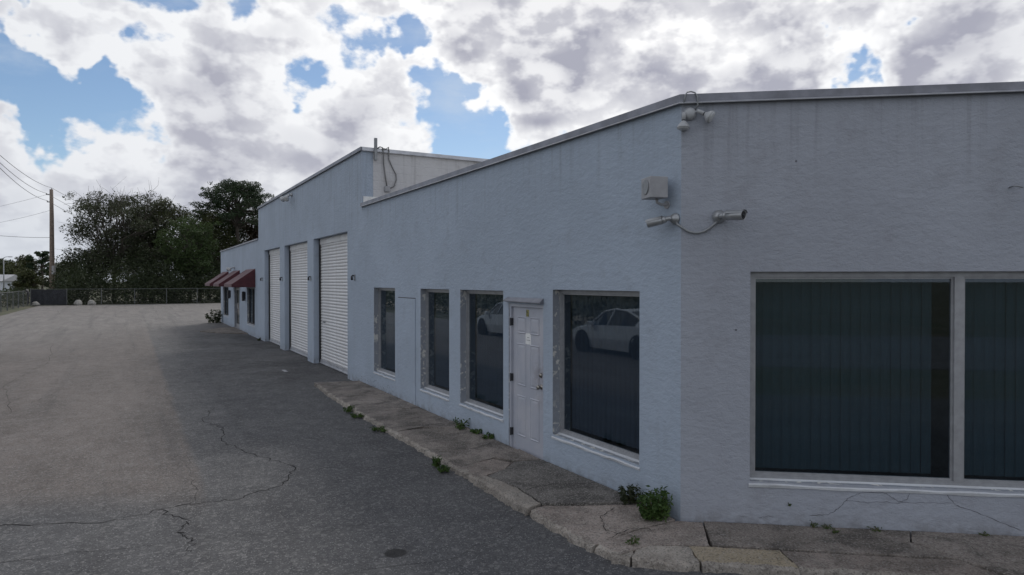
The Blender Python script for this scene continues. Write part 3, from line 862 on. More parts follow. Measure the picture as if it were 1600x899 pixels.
# ------------------------------------------------------------------ lamps, cameras, speaker, conduit on the walls
def floodlight(T, pos, label, arms, group=None, s=1.0):
    """round back plate with lampholders; arms: (direction, bell direction)"""
    u, v, z = pos
    root = local(empty('floodlight')); tag(root, label, 'floodlight', group)
    b = MB(T); lathe(b, (u, v, z), (0, 1, 0), [(0, .06), (.02, .06), (.04, .052), (.055, .03), (.058, .005)], 18); b.build('back_plate', MT['flood_enamel'], root, True)
    for p0, d in arms:
        d = Vector(d).normalized(); p0 = Vector((u, v, z)) + Vector(p0) * s
        a = MB(T); lathe(a, p0, d, [(0, .016 * s), (.01 * s, .024 * s), (.03 * s, .026 * s), (.10 * s, .027 * s), (.102 * s, .02 * s)], 14)
        a.tube([tuple(Vector((u, v, z)) + Vector((0, .04 * s, .0))), tuple(p0 + d * .02 * s)], .012 * s, 8)
        ao = a.build('lampholder', MT['flood_enamel'], root, True)
        n_ = MB(T); lathe(n_, p0 + d * .10 * s, d, [(0, .024 * s), (.016 * s, .024 * s)], 12); n_.build('socket_ring', MT['black_rubber'], root)
        bl = MB(T); lathe(bl, p0 + d * .115 * s, d, [(0, .028 * s), (.02 * s, .040 * s), (.05 * s, .066 * s), (.08 * s, .080 * s), (.095 * s, .080 * s)], 18); bo = bl.build('bulb', MT['flood_enamel'], root, True)
        ln = MB(T); lathe(ln, p0 + d * .211 * s, d, [(0, .076 * s), (.010 * s, .06 * s), (.014 * s, .01 * s)], 18); ln.build('lens', MT['lamp_glass'], bo, True)
floodlight(RF, (.075, .002, 3.90), 'twin-headed floodlight at the top of the street corner', [((-.075, .06, .015), (-.05, .08, -1)), ((.085, .06, .03), (.80, .35, -.52))], s=.74)
floodlight(L, (17.7, .002, 5.10), 'small twin floodlight high on the tall garage wall', [((-.08, .08, 0), (-.5, .5, -.6)), ((.08, .08, 0), (.5, .6, -.5))], s=1.25)
floodlight(L, (31.6, .002, 3.02), 'small twin floodlight above the far office awnings', [((-.08, .08, 0), (-.5, .6, -.3)), ((.08, .08, 0), (.4, .8, -.3))], s=1.25)
# conduit hoop over the coping at the corner
hp = MB(RF); hp.tube([(.02, .045, 4.0), (.03, .05, 4.07), (.05, .04, 4.098), (.085, .03, 4.105), (.12, .04, 4.09), (.14, .055, 4.05), (.145, .05, 3.97), (.12, .03, 3.93)], .007, 8)
o = local(hp.build('cable_loop', MT['conduit'], None, True)); tag(o, 'thin grey cable looped over the roof edge above the corner floodlight', 'cable')

# horn speaker box on the long front by the corner
root = local(empty('wall_speaker')); tag(root, 'square grey speaker box with round grille on the wall above the cameras', 'speaker')
sb = MB(); sb.add([(.22, .05, 3.06), (.47, .10, 3.05), (.47, .27, 3.05), (.22, .22, 3.06), (.22, .05, 3.255), (.47, .10, 3.245), (.47, .27, 3.245), (.22, .22, 3.255)], [(0, 3, 2, 1), (4, 5, 6, 7), (0, 1, 5, 4), (1, 2, 6, 5), (2, 3, 7, 6), (3, 0, 4, 7)])
sb.v = []; sb.f = []; sb.m = []
def SPK(x, y, z):                                   # box turned a little towards the street
    a = R(-16); return (.19 + x * math.cos(a) - y * math.sin(a), .15 + x * math.sin(a) + y * math.cos(a), 3.12 + z)
sb.box((-.105, -.08, 0), (.105, .10, .20), T=SPK)
bo = sb.build('cabinet', MT['grey_plastic'], root, bevel=.006)
gr = MB(SPK); lathe(gr, (0, .101, .108), (0, 1, 0), [(0, .074), (.006, .074), (.008, .068), (.004, .05), (.006, .03), (.004, .015), (.006, .004)], 20)
gr.build('grille', MT['conduit'], root, True)
br = MB(); br.tube([(.19, .002, 3.07), (.19, .08, 3.07), (.19, .13, 3.085), (.19, .135, 3.122)], .014, 8); lathe(br, (.19, .001, 3.07), (0, 1, 0), [(0, .04), (.012, .038)], 12); br.build('bracket', MT['grey_plastic'], root)

def seccam(T, pos, aim, label, s=1.0):
    u, v, z = pos
    root = local(empty('security_camera')); tag(root, label, 'security camera', 'bullet cameras at the street corner')
    b = MB(T); lathe(b, pos, (0, 1, 0), [(0, .055 * s), (.016 * s, .055 * s), (.022 * s, .045 * s), (.040 * s, .043 * s), (.046 * s, .03 * s), (.06 * s, .024 * s)], 18); b.build('mount', MT['camera_shell'], root, True)
    d = Vector(aim).normalized()
    j = Vector(pos) + Vector((0, .085 * s, 0))
    a = MB(T); a.tube([(u, v + .05 * s, z), tuple(j), tuple(j + d * .05 * s)], [.020 * s, .024 * s, .024 * s], 10); lathe(a, j + d * .03 * s, d, [(0, .026 * s), (.01 * s, .034 * s), (.03 * s, .036 * s), (.034 * s, .03 * s)], 16); a.build('arm', MT['camera_shell'], root, True)
    h = MB(T); c = j + d * .062 * s
    lathe(h, c, d, [(0, .030 * s), (.006 * s, .039 * s), (.15 * s, .039 * s), (.152 * s, .035 * s), (.144 * s, .033 * s)], 20); ho = h.build('housing', MT['camera_shell'], root, True)
    k = MB(T); lathe(k, c + d * .143 * s, d, [(0, .033 * s), (.002 * s, .033 * s), (.004 * s, .014 * s)], 18); k.build('lens', MT['black_rubber'], ho)
    k = MB(T); lathe(k, c + d * .147 * s, d, [(0, .013 * s), (.005 * s, .010 * s)], 14); k.build('lens_glass', MT['car_glass'], ho, True)
    # sun hood along the top
    q = d.cross(Vector((0, 0, 1))).normalized(); up = q.cross(d).normalized()
    sh = MB(T); vs = []
    for t in (.0, .158):
        for k_ in range(9):
            an = math.pi * (.12 + .76 * k_ / 8); vs.append(tuple(c + d * t * s + (q * math.cos(an) + up * math.sin(an)) * .044 * s))
    sh.add(vs, [(i, i + 1, 10 + i, 9 + i) for i in range(8)]); sh.build('sun_hood', MT['camera_shell'], ho, True)
seccam(L, (.07, .002, 2.925), (.95, .55, -.22), 'grey bullet security camera on the yard wall, aimed along the yard')
seccam(RF, (.345, .002, 2.935), (.80, .80, -.06), 'grey bullet security camera on the street wall with its lens showing', 1.15)
cb = MB()
def cpt(t):
    a = Vector((.05, .02, 2.90)); b = Vector(RF(.33, .02, 2.90))
    if t < .25: p = a.lerp(Vector((-.01, .018, 2.83)), t / .25)
    else: p = Vector((-.01, .018, 2.83)).lerp(b, (t - .25) / .75)
    return p
hs = [2.90, 2.865, 2.835, 2.81, 2.795, 2.787, 2.785, 2.79, 2.80, 2.82, 2.845, 2.875, 2.905]
pts = []
for i, hh in enumerate(hs):
    s_ = -.055 + (.345 + .055) * i / (len(hs) - 1)
    p = RF(s_, .02, hh) if s_ > 0 else (-s_, .02, hh)
    pts.append(p)
cb.tube(pts, .0115, 10)
o = local(cb.build('camera_cable', MT['conduit'], None, True)); tag(o, 'grey flexible conduit sagging between the two corner cameras', 'cable')

# short pipe, cable loops and junction box on the roof step
root = local(empty('roof_conduit')); tag(root, 'short upright pipe with two hanging cables and a junction box on the roof step', 'conduit')
c = MB(SW); c.box((.27, .03, 5.06), (.335, .09, 5.56)); c.box((.28, .002, 5.12), (.325, .03, 5.16)); c.build('pipe', MT['conduit'], root, bevel=.006)
c = MB(SW); c.tube([(.34, .06, 5.33), (.40, .07, 5.37), (.46, .06, 5.36), (.49, .045, 5.25), (.50, .03, 5.0), (.54, .025, 4.72), (.575, .03, 4.50)], .014, 8); c.build('cable', MT['cable_grey'], root, True)
c = MB(SW); c.tube([(.46, .06, 5.34), (.54, .075, 5.33), (.60, .07, 5.38), (.615, .05, 5.30), (.62, .03, 5.12), (.70, .025, 4.95), (.79, .03, 4.78), (.80, .03, 4.66), (.74, .03, 4.50), (.66, .03, 4.46)], .014, 8); c.build('cable', MT['cable_grey'], root, True)
c = MB(SW); c.box((.52, .004, 4.37), (.65, .06, 4.50)); c.build('junction_box', MT['grey_plastic'], root, bevel=.012)

# little lamp brackets beside the roller doors
def bracket(u, label):
    root = local(empty('wall_bracket')); tag(root, label, 'bracket', 'small metal brackets beside the roller doors')
    b = MB(); b.box((u - .03, .002, 2.35), (u + .03, .02, 2.49)); b.build('plate', MT['conduit'], root, bevel=.004)
    b = MB(); b.tube([(u, .02, 2.46), (u, .06, 2.465), (u, .075, 2.44), (u, .07, 2.36)], [.016, .018, .024, .028], 8); b.build('hook', MT['dark_metal'], root, True)
for u, t in ((10.72, 'small grey bracket on the wall right of the nearest roller door'), (15.12, 'small grey bracket on the pier between nearest and middle roller doors'),
             (19.35, 'small grey bracket on the pier between middle and farthest roller doors'), (23.35, 'small grey bracket left of the farthest roller door')): bracket(u, t)
for u, t in ((28.0, 'slim black wall lantern by the nearest far-office window'), (33.2, 'slim black wall lantern between far office door and end window')):
    root = local(empty('wall_lantern')); tag(root, t, 'lantern', 'black lanterns on the far office')
    b = MB(); b.box((u - .05, .002, 1.52), (u + .05, .03, 1.86)); b.build('plate', MT['dark_metal'], root)
    b = MB(); b.box((u - .07, .03, 1.45), (u + .07, .15, 1.88)); b.build('shade', MT['dark_metal'], root, bevel=.02)
lt = MB(); lt.box((13.3, 1.0, .004), (13.7, 1.09, .012)); o = local(lt.build('scrap_board', MT['grey_plastic'], None, bevel=.003)); tag(o, 'small pale scrap lying on the asphalt by the roller doors', 'scrap')

# ------------------------------------------------------------------ fences
def fence(p, q, label, bays, h=1.58, tarp=(), top=True):
    root = empty('chain_link_fence'); tag(root, label, 'fence')
    p, q = Vector(W(*p, 0)), Vector(W(*q, 0))
    d = (q - p); n_ = bays
    def at(t, z): return tuple(p + d * t + Vector((0, 0, z)))
    I = lambda x, y, z: (x, y, z)
    for i in range(n_ + 1):
        b = MB(I); b.tube([at(i / n_, 0), at(i / n_, h + .05)], .036, 8); b.build('post', MT['fence_steel'], root)
    if top:
        b = MB(I); b.tube([at(0, h), at(1, h)], .024, 6); b.build('top_rail', MT['fence_steel'], root)
    ln = d.length / n_
    for i in range(n_):
        b = MB(I); st_ = .11; k = int((ln + h) / st_)
        for j in range(k):
            for sgn in (1, -1):
                x0 = j * st_ - h; x1 = x0 + h
                z0, z1 = (0.03, h - .02) if sgn > 0 else (h - .02, .03)
                a0, a1 = max(0, x0), min(ln, x1)
                if a1 <= a0: continue
                f0, f1 = (a0 - x0) / h, (a1 - x0) / h
                A = Vector(at((i * ln + a0) / d.length, z0 + (z1 - z0) * f0)); B = Vector(at((i * ln + a1) / d.length, z0 + (z1 - z0) * f1))
                b.tube([tuple(A), tuple(B)], 0.0012, 3, cap=False)
        b.build('wire_mesh', MT['fence_steel'], root)
        if i in tarp:
            t = MB(I); vs = []; r_ = random.Random(i)
            nx = 14
            for k_ in range(nx + 1):
                x = (i + k_ / nx) / n_
                off_ = Vector((d.y, -d.x, 0)).normalized() * (-.05 + r_.uniform(-.025, .025))
                for zz in (.05, h * .5, h - .02 - r_.uniform(0, .05)):
                    vs.append(tuple(Vector(at(x, zz)) + off_))
            t.add(vs, [(3*k_ + j, 3*k_ + 3 + j, 3*k_ + 4 + j, 3*k_ + 1 + j) for k_ in range(nx) for j in range(2)])
            t.build('privacy_screen', MT['black_tarp'], root)
fence((74.8, 12.9), (74.8, -22), 'chain-link fence along the far end of the yard below the trees', 12, tarp=(0,))
fence((74.4, 13.1), (56, 13.1), 'chain-link fence along the left side of the yard', 6, h=1.45)
tp = MB(lambda x, y, z: tuple(W(x, y, z))); rt = random.Random(5); vs = []
for i in range(13):
    for j in range(5):
        u_ = 74.2 - i * .17; dz = (1.1 * math.exp(-((i - 5) / 3.2) ** 2) + .35) * j / 4
        vs.append((u_, 13.0 + rt.uniform(-.06, .06) - .05 * (j > 0), 1.62 - dz + rt.uniform(-.02, .02)))
tp.add(vs, [(5*i + j, 5*i + 5 + j, 5*i + 6 + j, 5*i + 1 + j) for i in range(12) for j in range(4)])
o = tp.build('draped_tarp', MT['black_tarp']); tag(o, 'black plastic sheet draped over the fence at the far left corner', 'tarp')
def rock(u, v, sx, sy, sz, label, m='stone'):
    b = MB(lambda x, y, z: tuple(W(u + x, v + y, z))); r_ = random.Random(int(u * 31 + v * 7)); vs = []; n_ = 9
    for zi, rr in ((0, .95), (.35, 1.05), (.75, .8), (1.0, .35)):
        for k in range(n_):
            a = 2 * math.pi * k / n_; q = rr * r_.uniform(.85, 1.12); vs.append((math.cos(a) * sx * q, math.sin(a) * sy * q, zi * sz * r_.uniform(.93, 1.05)))
    fs = [(i*n_ + k, i*n_ + (k+1) % n_, (i+1)*n_ + (k+1) % n_, (i+1)*n_ + k) for i in range(3) for k in range(n_)] + [tuple(3*n_ + k for k in range(n_))]
    b.add(vs, fs); o = b.build('boulder', MT[m]); tag(o, label, 'boulder', 'pale lumps at the far fence')
rock(73.6, 12.4, .45, .35, .42, 'pale lump on the ground under the draped black tarp')
rock(73.8, 9.0, .75, .35, .55, 'pale flat boulder left of the pair at the far fence')
rock(73.8, 7.9, .5, .35, .52, 'pale boulder right of the pair at the far fence')

# ------------------------------------------------------------------ utility pole and its wires
ZP = 80.0
def pw(x, y, z=ZP): return Vector(((x - 800) / 1067 * z, z, 2.33 + (440 - y) / 1067 * z))
pb = pw(81.5, 440); root = empty('utility_pole', (pb.x, pb.y, -.03)); tag(root, 'tall weathered wooden utility pole rising left of the trees', 'utility pole')
I3 = lambda x, y, z: (x, y, z)
ptop = pw(81, 296).z
b = MB(I3); b.tube([(0, 0, 0), (0, 0, 4), (0, 0, ptop * .75), (-.03, 0, ptop)], [.27, .26, .22, .18], 12); b.build('shaft', MT['pole_wood'], root, True)
arms = []
for i, (yy, ll) in enumerate(((304.5, -.55), (316, -.45))):
    zz = pw(81, yy).z
    b = MB(I3); b.tube([(0, 0, zz), (ll, -.1, zz + .02)], .045, 6); b.tube([(ll, -.1, zz), (ll, -.1, zz + .18)], [.05, .035], 8); b.build('bracket_arm', MT['dark_metal'], root); arms.append((ll, zz + .18))
b = MB(I3); b.tube([(0, 0, ptop), (0, 0, ptop + .18)], [.05, .035], 8); b.build('insulator', MT['grey_plastic'], root)
b = MB(I3); b.box((.1, -.24, 3.2), (.36, .1, 4.2)); b.build('meter_box', MT['grey_plastic'], root, bevel=.02)
def wire(name, a, b, sag, r, label, grp='overhead wires at the utility pole'):
    m_ = MB(I3); pts = []
    for i in range(25):
        t = i / 24; p = Vector(a).lerp(Vector(b), t); p.z -= sag * 4 * t * (1 - t); pts.append(tuple(p))
    m_.tube(pts, r, 5); o = m_.build(name, MT['cable_grey']); tag(o, label, 'wire', grp)
base = Vector((pb.x, pb.y, -.03))
tops = [base + Vector((0, 0, ptop + .18)), base + Vector((arms[0][0], -.1, arms[0][1])), base + Vector((arms[1][0], -.1, arms[1][1]))]
near = Vector((-30.5, 36.4, 0))
for i, (t, y0, nm) in enumerate(zip(tops, (12.3, 11.7, 11.1), ('topmost overhead wire running left from the pole top', 'second overhead wire running left from the pole', 'third overhead wire running left from the pole'))):
    wire('overhead_wire', t, near + Vector((.4 * i, 0, y0)), .85, .022, nm)
for i, (t, nm) in enumerate(zip(tops, ('topmost overhead wire running from the pole into the trees', 'second overhead wire running from the pole into the trees', 'third overhead wire running from the pole into the trees'))):
    e_ = pw(238, (372, 386, 398)[i], 128); wire('overhead_wire', t, e_, .3, .022, nm)
wire('service_wire', base + Vector((0, 0, pw(81, 371).z)), pw(-120, 352, 66), .35, .022, 'low cable sagging left from halfway up the pole')
wire('service_wire', base + Vector((0, 0, pw(81, 328).z)), pw(-120, 362, 88), .5, .014, 'thin wire dropping left from the upper pole')
wire('service_wire', base + Vector((0, 0, pw(81, 302).z)), pw(-120, 345, 100), .3, .014, 'thin wire falling left from just under the pole top')

# ------------------------------------------------------------------ trees
def leaves(mb, c, r, n_, size, rnd, flat=1.0, shell=.35):
    for _ in range(n_):
        while True:
            x, y, z = rnd.uniform(-1, 1), rnd.uniform(-1, 1), rnd.uniform(-1, 1)
            q = x*x + y*y + z*z
            if shell * shell < q < 1: break
        p = Vector((c[0] + x * r[0], c[1] + y * r[1], c[2] + z * r[2]))
        d = Vector((rnd.gauss(0, 1), rnd.gauss(0, 1), rnd.gauss(0, flat))).normalized()
        e = d.cross(Vector((rnd.gauss(0, 1), rnd.gauss(0, 1), rnd.gauss(0, 1)))).normalized()
        s = size * rnd.uniform(.55, 1.35)
        a, b = d * s, e * s * .42
        k = len(mb.v)
        mb.v += [tuple(p - a * .5), tuple(p + b * .5), tuple(p + a * .5), tuple(p - b * .5)]
        mb.f.append((k, k+1, k+2, k+3)); mb.m.append(0)
def limb(mb, a, b, r0, r1, rnd, jog=.12, n_=5, seg=4):
    a, b = Vector(a), Vector(b); ln = (b - a).length; pts = []
    for i in range(seg + 1):
        t = i / seg; p = a.lerp(b, t)
        if 0 < i < seg: p += Vector((rnd.gauss(0, 1), rnd.gauss(0, 1), rnd.gauss(0, .6))) * ln * jog * .5
        p.z += ln * .10 * math.sin(math.pi * t)
        pts.append(tuple(p))
    mb.tube(pts, [r0 + (r1 - r0) * i / seg for i in range(seg + 1)], n_, cap=False)
    return [Vector(p) for p in pts]
def tree(name, label, px, top, ztree, wpx, crown_px, m, seed, n_leaf, size, clumps, kind='broad', group='trees beyond the far fence', trunk_r=.22, lean=0.0, bare=0.0):
    """px/top/wpx/crown_px: size measured at distance ztree; crown_px = y where the crown begins"""
    rnd = random.Random(seed)
    k = ztree / 1067
    x0 = (px - 800) * k; H_ = 2.33 + (440 - top) * k; zc0 = max(.4, 2.33 + (440 - crown_px) * k); rad = wpx * k / 2
    root = empty(name, (x0, ztree, -.03)); tag(root, label, 'tree', group)
    tr = MB(I3); cr = MB(I3)
    fork = zc0 + (H_ - zc0) * (.10 if kind != 'pine' else .35)
    top_t = (lean, 0, fork)
    tr.tube([(0, 0, 0), (lean * .2, .05, fork * .35), (lean * .6 + .1, 0, fork * .7), top_t], [trunk_r * 1.25, trunk_r, trunk_r * .85, trunk_r * .7], 8, cap=False)
    for i in range(clumps):
        az = 2 * math.pi * (i * .618 + rnd.uniform(-.06, .06)); h = ((i + .5) / clumps)
        if kind == 'pine':
            hh = zc0 + (H_ - zc0) * (.06 + .90 * h ** .8); q_ = (hh - zc0) / (H_ - zc0); rr = rad * math.sqrt(max(.06, 1 - (max(0, q_ - .25) / .78) ** 2)) * math.sqrt(rnd.uniform(.05, .92))
            cr_r = (rad * rnd.uniform(.17, .27), rad * rnd.uniform(.17, .27), rad * rnd.uniform(.08, .13))
        elif kind == 'feather':
            hh = zc0 + (H_ - zc0) * (.08 + .88 * h); rr = rad * rnd.uniform(.25, .95) * (1 - .45 * abs(h - .45))
            cr_r = (rad * rnd.uniform(.18, .30), rad * rnd.uniform(.18, .30), rad * rnd.uniform(.13, .24))
        else:
            hh = zc0 + (H_ - zc0) * (.12 + .80 * h); rr = rad * math.sqrt(max(.06, 1 - (2 * h - .85) ** 2 * .75)) * rnd.uniform(.2, .82)
            cr_r = (rad * rnd.uniform(.24, .38), rad * rnd.uniform(.24, .38), rad * rnd.uniform(.17, .27))
        c = (lean + math.cos(az) * rr, math.sin(az) * rr * .85, hh - cr_r[2] * .4)
        P = limb(tr, (lean * .9, 0, fork * rnd.uniform(.78, 1.0)), (c[0], c[1], c[2] - cr_r[2] * .3), trunk_r * rnd.uniform(.30, .5), .03, rnd)
        for _ in range(5 if kind != 'feather' else 8):
            q = Vector((rnd.gauss(0, .55) * cr_r[0], rnd.gauss(0, .55) * cr_r[1], abs(rnd.gauss(.4, .5)) * cr_r[2] * (1.0 + bare)))
            limb(tr, tuple(P[rnd.choice((2, 3, 4))]), tuple(Vector(c) + q), .032, .008, rnd, .15, 3, 3)
        nl = int(n_leaf / clumps)
        leaves(cr, c, cr_r, int(nl * .72), size, rnd, .5 if kind == 'pine' else .8)
        for _ in range(4):
            c2 = [c[j] + rnd.uniform(-1, 1) * cr_r[j] * 1.1 for j in range(3)]
            leaves(cr, c2, [q * rnd.uniform(.25, .5) for q in cr_r], int(nl * .07), size * .9, rnd, .8, 0)
    tr.build('trunk', MT['bark'], root, True); cr.build('crown', MT[m], root)
    return root
tree('feathery_tree', 'tall thin-leaved olive tree with bare twigs at the left of the tree group', 178, 300, 80, 156, 425, 'leaf_olive', 3, 21000, .26, 50, 'feather', bare=1.2)
tree('feathery_tree', 'ragged grey-green tree in the middle of the tree group', 226, 303, 84, 110, 420, 'leaf_olive', 31, 15000, .25, 34, 'feather', bare=.9)
tree('oak_tree', 'broad dark oak with yellowish top right of the ragged trees', 262, 308, 86, 118, 415, 'leaf_oak', 8, 15000, .27, 26)
tree('green_tree', 'brighter green bushy tree in front of the tall pine', 296, 338, 78, 104, 425, 'leaf_bright', 21, 14000, .25, 24)
tree('pine_tree', 'tall flat-topped pine with open clumped crown above the far awnings', 370, 281, 88, 124, 356, 'leaf_pine', 14, 24000, .25, 58, 'pine', trunk_r=.30)
tree('oak_tree', 'dark leafy tree under the tall pine beside the building end', 362, 336, 93, 140, 440, 'leaf_dark', 17, 20000, .30, 34)
tree('russet_tree', 'brownish tree half hidden behind the tall garage wall', 404, 336, 91, 70, 425, 'leaf_russet', 19, 9000, .28, 22)
tree('oak_tree', 'low dark tree at the left foot of the tree group', 135, 386, 79, 110, 455, 'leaf_dark', 23, 11000, .25, 22)
tree('oak_tree', 'dark shaded tree low in the middle of the tree group', 236, 385, 79, 130, 458, 'leaf_dark', 29, 14000, .26, 24)
tree('oak_tree', 'dark tree low behind the fence posts by the awnings', 312, 398, 81, 90, 455, 'leaf_dark', 37, 9000, .26, 18)
tree('oak_tree', 'dark green tree filling the gap left of the tall pine', 326, 322, 86, 92, 430, 'leaf_oak', 67, 14000, .27, 26)
tree('distant_tree', 'distant low tree between the picture edge and the rounded tree', 22, 409, 145, 70, 445, 'leaf_oak', 68, 6000, .40, 18, 'broad', 'distant trees at the left')
tree('distant_pine', 'distant flat-topped pine left of the utility pole', 66, 391, 150, 46, 432, 'leaf_pine', 41, 6000, .40, 24, 'pine', 'distant trees at the left')
tree('distant_tree', 'distant rounded tree left of the utility pole', 42, 398, 152, 52, 440, 'leaf_oak', 43, 6000, .42, 18, 'broad', 'distant trees at the left')
tree('distant_tree', 'distant dark tree at the left picture edge behind the lamp post', 4, 404, 158, 60, 440, 'leaf_dark', 47, 6000, .42, 18, 'broad', 'distant trees at the left')
tree('distant_tree', 'distant dark tree just behind the utility pole', 100, 408, 140, 60, 442, 'leaf_dark', 53, 6000, .40, 18, 'broad', 'distant trees at the left')
tree('shrubby_tree', 'low olive shrub by the draped black tarp', 42, 420, 84, 54, 458, 'leaf_oak', 59, 7000, .24, 16, 'broad', 'distant trees at the left', .1)
tree('shrubby_tree', 'low grey-green shrub right of the utility pole foot', 92, 424, 82, 50, 460, 'leaf_olive', 61, 6000, .24, 14, 'broad', 'distant trees at the left', .1)
# undergrowth behind the far fence
ug = MB(I3); ru = random.Random(77)
for i in range(230):
    t = ru.random(); v_ = 11 - 37 * t; u_ = 75.9 + ru.random() * 5.5
    p = W(u_, v_, 0); hgt = ru.uniform(1.2, 2.9) + (u_ - 75) * .38
    leaves(ug, (p.x, p.y, hgt * .5), (ru.uniform(.8, 1.6), ru.uniform(.6, 1.1), hgt * .62), 260, .24, ru, .8, .1)
o = ug.build('undergrowth', MT['leaf_dark']); tag(o, kind='stuff')
# the planted verge that the street windows mirror
hg = MB(I3); rh = random.Random(78)
for i in range(70):
    p = W(-4 + i * 1.35, 14.6 + rh.uniform(-.5, .5), 0)
    leaves(hg, (p.x, p.y, .8), (.95, .8, 1.0), 170, .22, rh, .8, .1)
# (kept out of the photograph's left edge: stops before the fence corner)
hg.v = hg.v; o = hg.build('hedge', MT['leaf_dark']); tag(o, kind='stuff')

# lamp post and pale house at the far left
lp = pw(6, 440, 110); root = empty('lamp_post', (lp.x, lp.y, -.03)); tag(root, 'thin grey lamp post at the far left edge', 'lamp post')
b = MB(I3); b.tube([(0, 0, 0), (0, 0, 3), (0, 0, 6.2)], [.10, .085, .06], 8); b.build('post', MT['galvanised'], root, True)
b = MB(I3); b.tube([(0, 0, 6.1), (.3, 0, 6.3), (.9, 0, 6.35)], .04, 6); b.build('arm', MT['galvanised'], root, True)
b = MB(I3); b.box((.8, -.12, 6.26), (1.35, .12, 6.38)); b.build('lamp_head', MT['grey_plastic'], root, bevel=.03)
hp_ = pw(-18, 440, 120); root = empty('distant_house', (hp_.x, hp_.y, -.03)); tag(root, 'small pale house at the far left edge beyond the fence', 'house')
b = MB(I3); b.box((-4, 0, 0), (2.2, 6, 2.4)); b.build('wall', MT['far_wall'], root)
b = MB(I3); b.add([(-4.4, -.4, 2.4), (2.6, -.4, 2.4), (2.6, 6.4, 2.4), (-4.4, 6.4, 2.4), (-4.4, 3, 3.6), (2.6, 3, 3.6)], [(0, 1, 5, 4), (2, 3, 4, 5), (1, 2, 5), (3, 0, 4), (3, 2, 1, 0)]); b.build('roof', MT['far_roof'], root)
b = MB(I3); b.box((-.6, -.03, 1.0), (.5, -.005, 2.0)); b.build('window', MT['car_glass'], root)

# ------------------------------------------------------------------ weeds
def weed(u, v, z, r, h, n_, label, T=L, size=.045, seed=0, m='leaf_weed', stems=6):
    rnd = random.Random(seed + int(u * 100))
    p = LM @ Vector(T(u, v, 0))
    root = empty('weed', (p.x, p.y, z)); tag(root, label, 'weed', 'weeds in the cracks of the walk')
    s_ = MB(I3); f = MB(I3)
    for i in range(stems):
        a = 2 * math.pi * i / stems + rnd.uniform(-.4, .4); q = rnd.uniform(.25, .95)
        tip = Vector((math.cos(a) * r * q, math.sin(a) * r * q, h * rnd.uniform(.6, 1.0) * (1.1 - .45 * q)))
        limb(s_, (tip.x * .15, tip.y * .15, 0), tuple(tip), .004, .002, rnd, .1, 4, 3)
        for t in (.16, .35, .55, .75, .95):
            leaves(f, (tip.x * (t * .5 + .5), tip.y * (t * .5 + .5), tip.z * t), (r * .30, r * .30, h * .15), max(3, n_ // (stems * 4)), size, rnd, .9, 0)
    s_.build('stem', MT['weed_stem'], root); f.build('foliage', MT[m], root)
weed(.60, .13, .085, .12, .24, 420, 'dark green bushy weed left of the bigger one at the building corner', size=.04, seed=1, m='leaf_dark', stems=9)
weed(.13, .18, .08, .19, .32, 1100, 'largest bright green bushy weed at the foot of the building corner', size=.045, seed=2, stems=14)
for i, (u, v, r, h, t) in enumerate(((4.62, .14, .13, .20, 'green weed against the wall under the window left of the door'), (4.2, .07, .12, .08, 'low flat weed along the wall left of the white door'), (3.85, .06, .12, .07, 'lowest flat weed at the wall nearest the white door'),
        (3.05, 1.2, .11, .13, 'green weed at the kerb opposite the white door'), (2.8, 1.2, .09, .07, 'small flat weed at the kerb beside the larger kerb weed'), (7.1, 1.16, .12, .12, 'weed at the kerb edge near the far end of the walk'), (6.6, 1.17, .16, .06, 'flat grassy weed at the kerb edge along the far walk'), (5.4, 1.17, .16, .05, 'flat weed at the kerb midway along the walk'))):
    weed(u, v, .02 if v > .9 else .085, r, h, 150, t, seed=10 + i)
weed(-.47, .66, .03, .07, .13, 110, 'small weed in the broken kerb at the corner', T=RF, size=.028, seed=30)
for i, (s_, v, r, h, t) in enumerate(((1.18, .05, .05, .06, 'tiny weed at the foot of the street wall above the slab joint'), (1.30, .04, .08, .03, 'thin moss line at the foot of the street wall'), (1.72, .04, .07, .03, 'small moss tuft at the foot of the street wall right of the joint'),
        (1.33, .16, .05, .05, 'brownish green tuft in the slab joint before the street wall'), (2.62, .05, .05, .03, 'tiny moss tuft at the street wall near the right edge'))):
    weed(s_, v, .08, r, h, 60, t, T=RF, size=.016, seed=40 + i, stems=5)
weed(.98, .012, .255, .018, .03, 40, 'tiny green tuft growing from the street wall below the window', T=RF, size=.014, seed=60, stems=4)
weed(36.9, .35, .0, .5, .8, 420, 'dark leafy plant at the far end of the building wall', size=.14, seed=70, m='leaf_dark', stems=9)
weed(23.4, .12, .0, .10, .14, 60, 'small dark tuft at the wall left of the farthest roller door', size=.06, seed=71, m='leaf_dark')

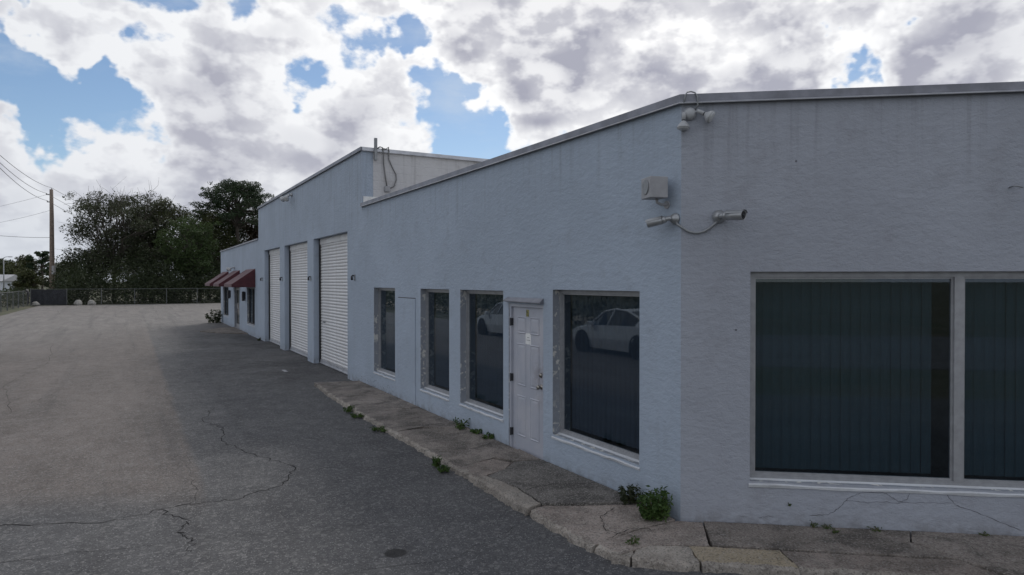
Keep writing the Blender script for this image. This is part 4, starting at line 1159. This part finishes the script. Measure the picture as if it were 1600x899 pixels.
# ------------------------------------------------------------------ two white cars parked along the yard, mirrored in the office windows
def car(u, v, flip, label):
    root = empty('parked_car', W(u, v, 0), ANG + (math.pi if flip else 0)); tag(root, label, 'car', 'white cars parked along the yard')
    # stations along the length: x, half width, sill z, belt z, roof z, roof half width
    ST = [(-2.32, .60, .42, .72, .74, .50), (-2.22, .80, .26, .84, .90, .62), (-1.75, .90, .20, .96, 1.02, .66), (-1.25, .92, .18, .98, 1.20, .62), (-.6, .92, .17, .97, 1.40, .58), (.0, .92, .17, .95, 1.45, .58),
          (.55, .92, .17, .93, 1.36, .58), (1.15, .91, .18, .90, 1.02, .62), (1.7, .89, .20, .82, .86, .62), (2.15, .80, .24, .70, .74, .55), (2.32, .62, .36, .56, .60, .42)]
    vs = []; k = 7
    for x, hw, zs, zb, zr, rw in ST:
        vs += [(x, -hw * .9, zs), (x, -hw, zs + (zb - zs) * .45), (x, -hw * .97, zb), (x, -rw, zr)]
        vs += [(x, rw, zr), (x, hw * .97, zb), (x, hw, zs + (zb - zs) * .45), (x, hw * .9, zs)]
    n_ = 8; body = []; gls = []
    for i in range(len(ST) - 1):
        for j in range(7):
            f = (n_*i + j, n_*(i+1) + j, n_*(i+1) + j + 1, n_*i + j + 1)
            side = j in (2, 4)
            cab = 3 <= i <= 6
            (gls if (side and cab) or (j == 3 and i in (3, 6, 7) and i != 7) or (j == 3 and i == 2) else body).append(f)
        body.append((n_*i, n_*i + 7, n_*(i+1) + 7, n_*(i+1)))
    body += [tuple(range(8))[::-1], tuple(n_*(len(ST)-1) + j for j in range(8))]
    b = MB(I3); b.add(vs, body); b.build('body', MT['car_paint'], root, False, .015)
    b = MB(I3); b.add(vs, gls); b.build('windows', MT['car_glass'], root, False)
    rails = MB(I3)
    for s in (-1, 1):
        rails.tube([(x, s * (rw + .01), zr + .005) for x, hw, zs, zb, zr, rw in ST[2:8]], .035, 6)
        rails.tube([(.05, s * .9, .95), (.02, s * .6, 1.44)], .03, 6)
    rails.build('roof_rail', MT['car_paint'], root, True)
    for x in (-1.42, 1.42):
        for s in (-1, 1):
            t = MB(I3); lathe(t, (x, s * .70, .33), (0, s, 0), [(0, .22), (0, .33), (.20, .335), (.225, .31), (.225, .22)], 24); wo_ = t.build('wheel', MT['tyre_rubber'], root, True)
            q = MB(I3); lathe(q, (x, s * .70, .33), (0, s, 0), [(.18, .225), (.215, .225), (.205, .17), (.222, .05), (.228, .01)], 10); q.build('rim', MT['dark_metal'], wo_)
            a = MB(I3); lathe(a, (x, s * .66, .34), (0, s, 0), [(.255, .40), (.262, .40), (.262, .345), (.255, .345)], 24); a.build('wheel_arch', MT['black_rubber'], root)
    for s in (-1, 1):
        t = MB(I3); t.box((-2.29, s * .70 - .14, .74), (-2.17, s * .70 + .10, .86)); t.build('tail_light', MT['tail_red'], root, bevel=.02)
        t = MB(I3); t.box((2.05, s * .62 - .15, .58), (2.24, s * .62 + .12, .68)); t.build('headlight', MT['lamp_glass'], root, bevel=.02)
        t = MB(I3); t.box((.72, s * .98 - .09, .92), (.92, s * .98 + .09, 1.05)); t.build('mirror', MT['car_paint'], root, bevel=.03)
    t = MB(I3); t.box((-2.36, -.55, .34), (-2.25, .55, .46)); t.build('bumper_strip', MT['black_rubber'], root, bevel=.02)
car(12.4, 9.2, False, 'white car parked in the yard and mirrored in the window by the corner')
car(20.4, 9.5, False, 'white car parked farther off, mirrored in the window left of the door')
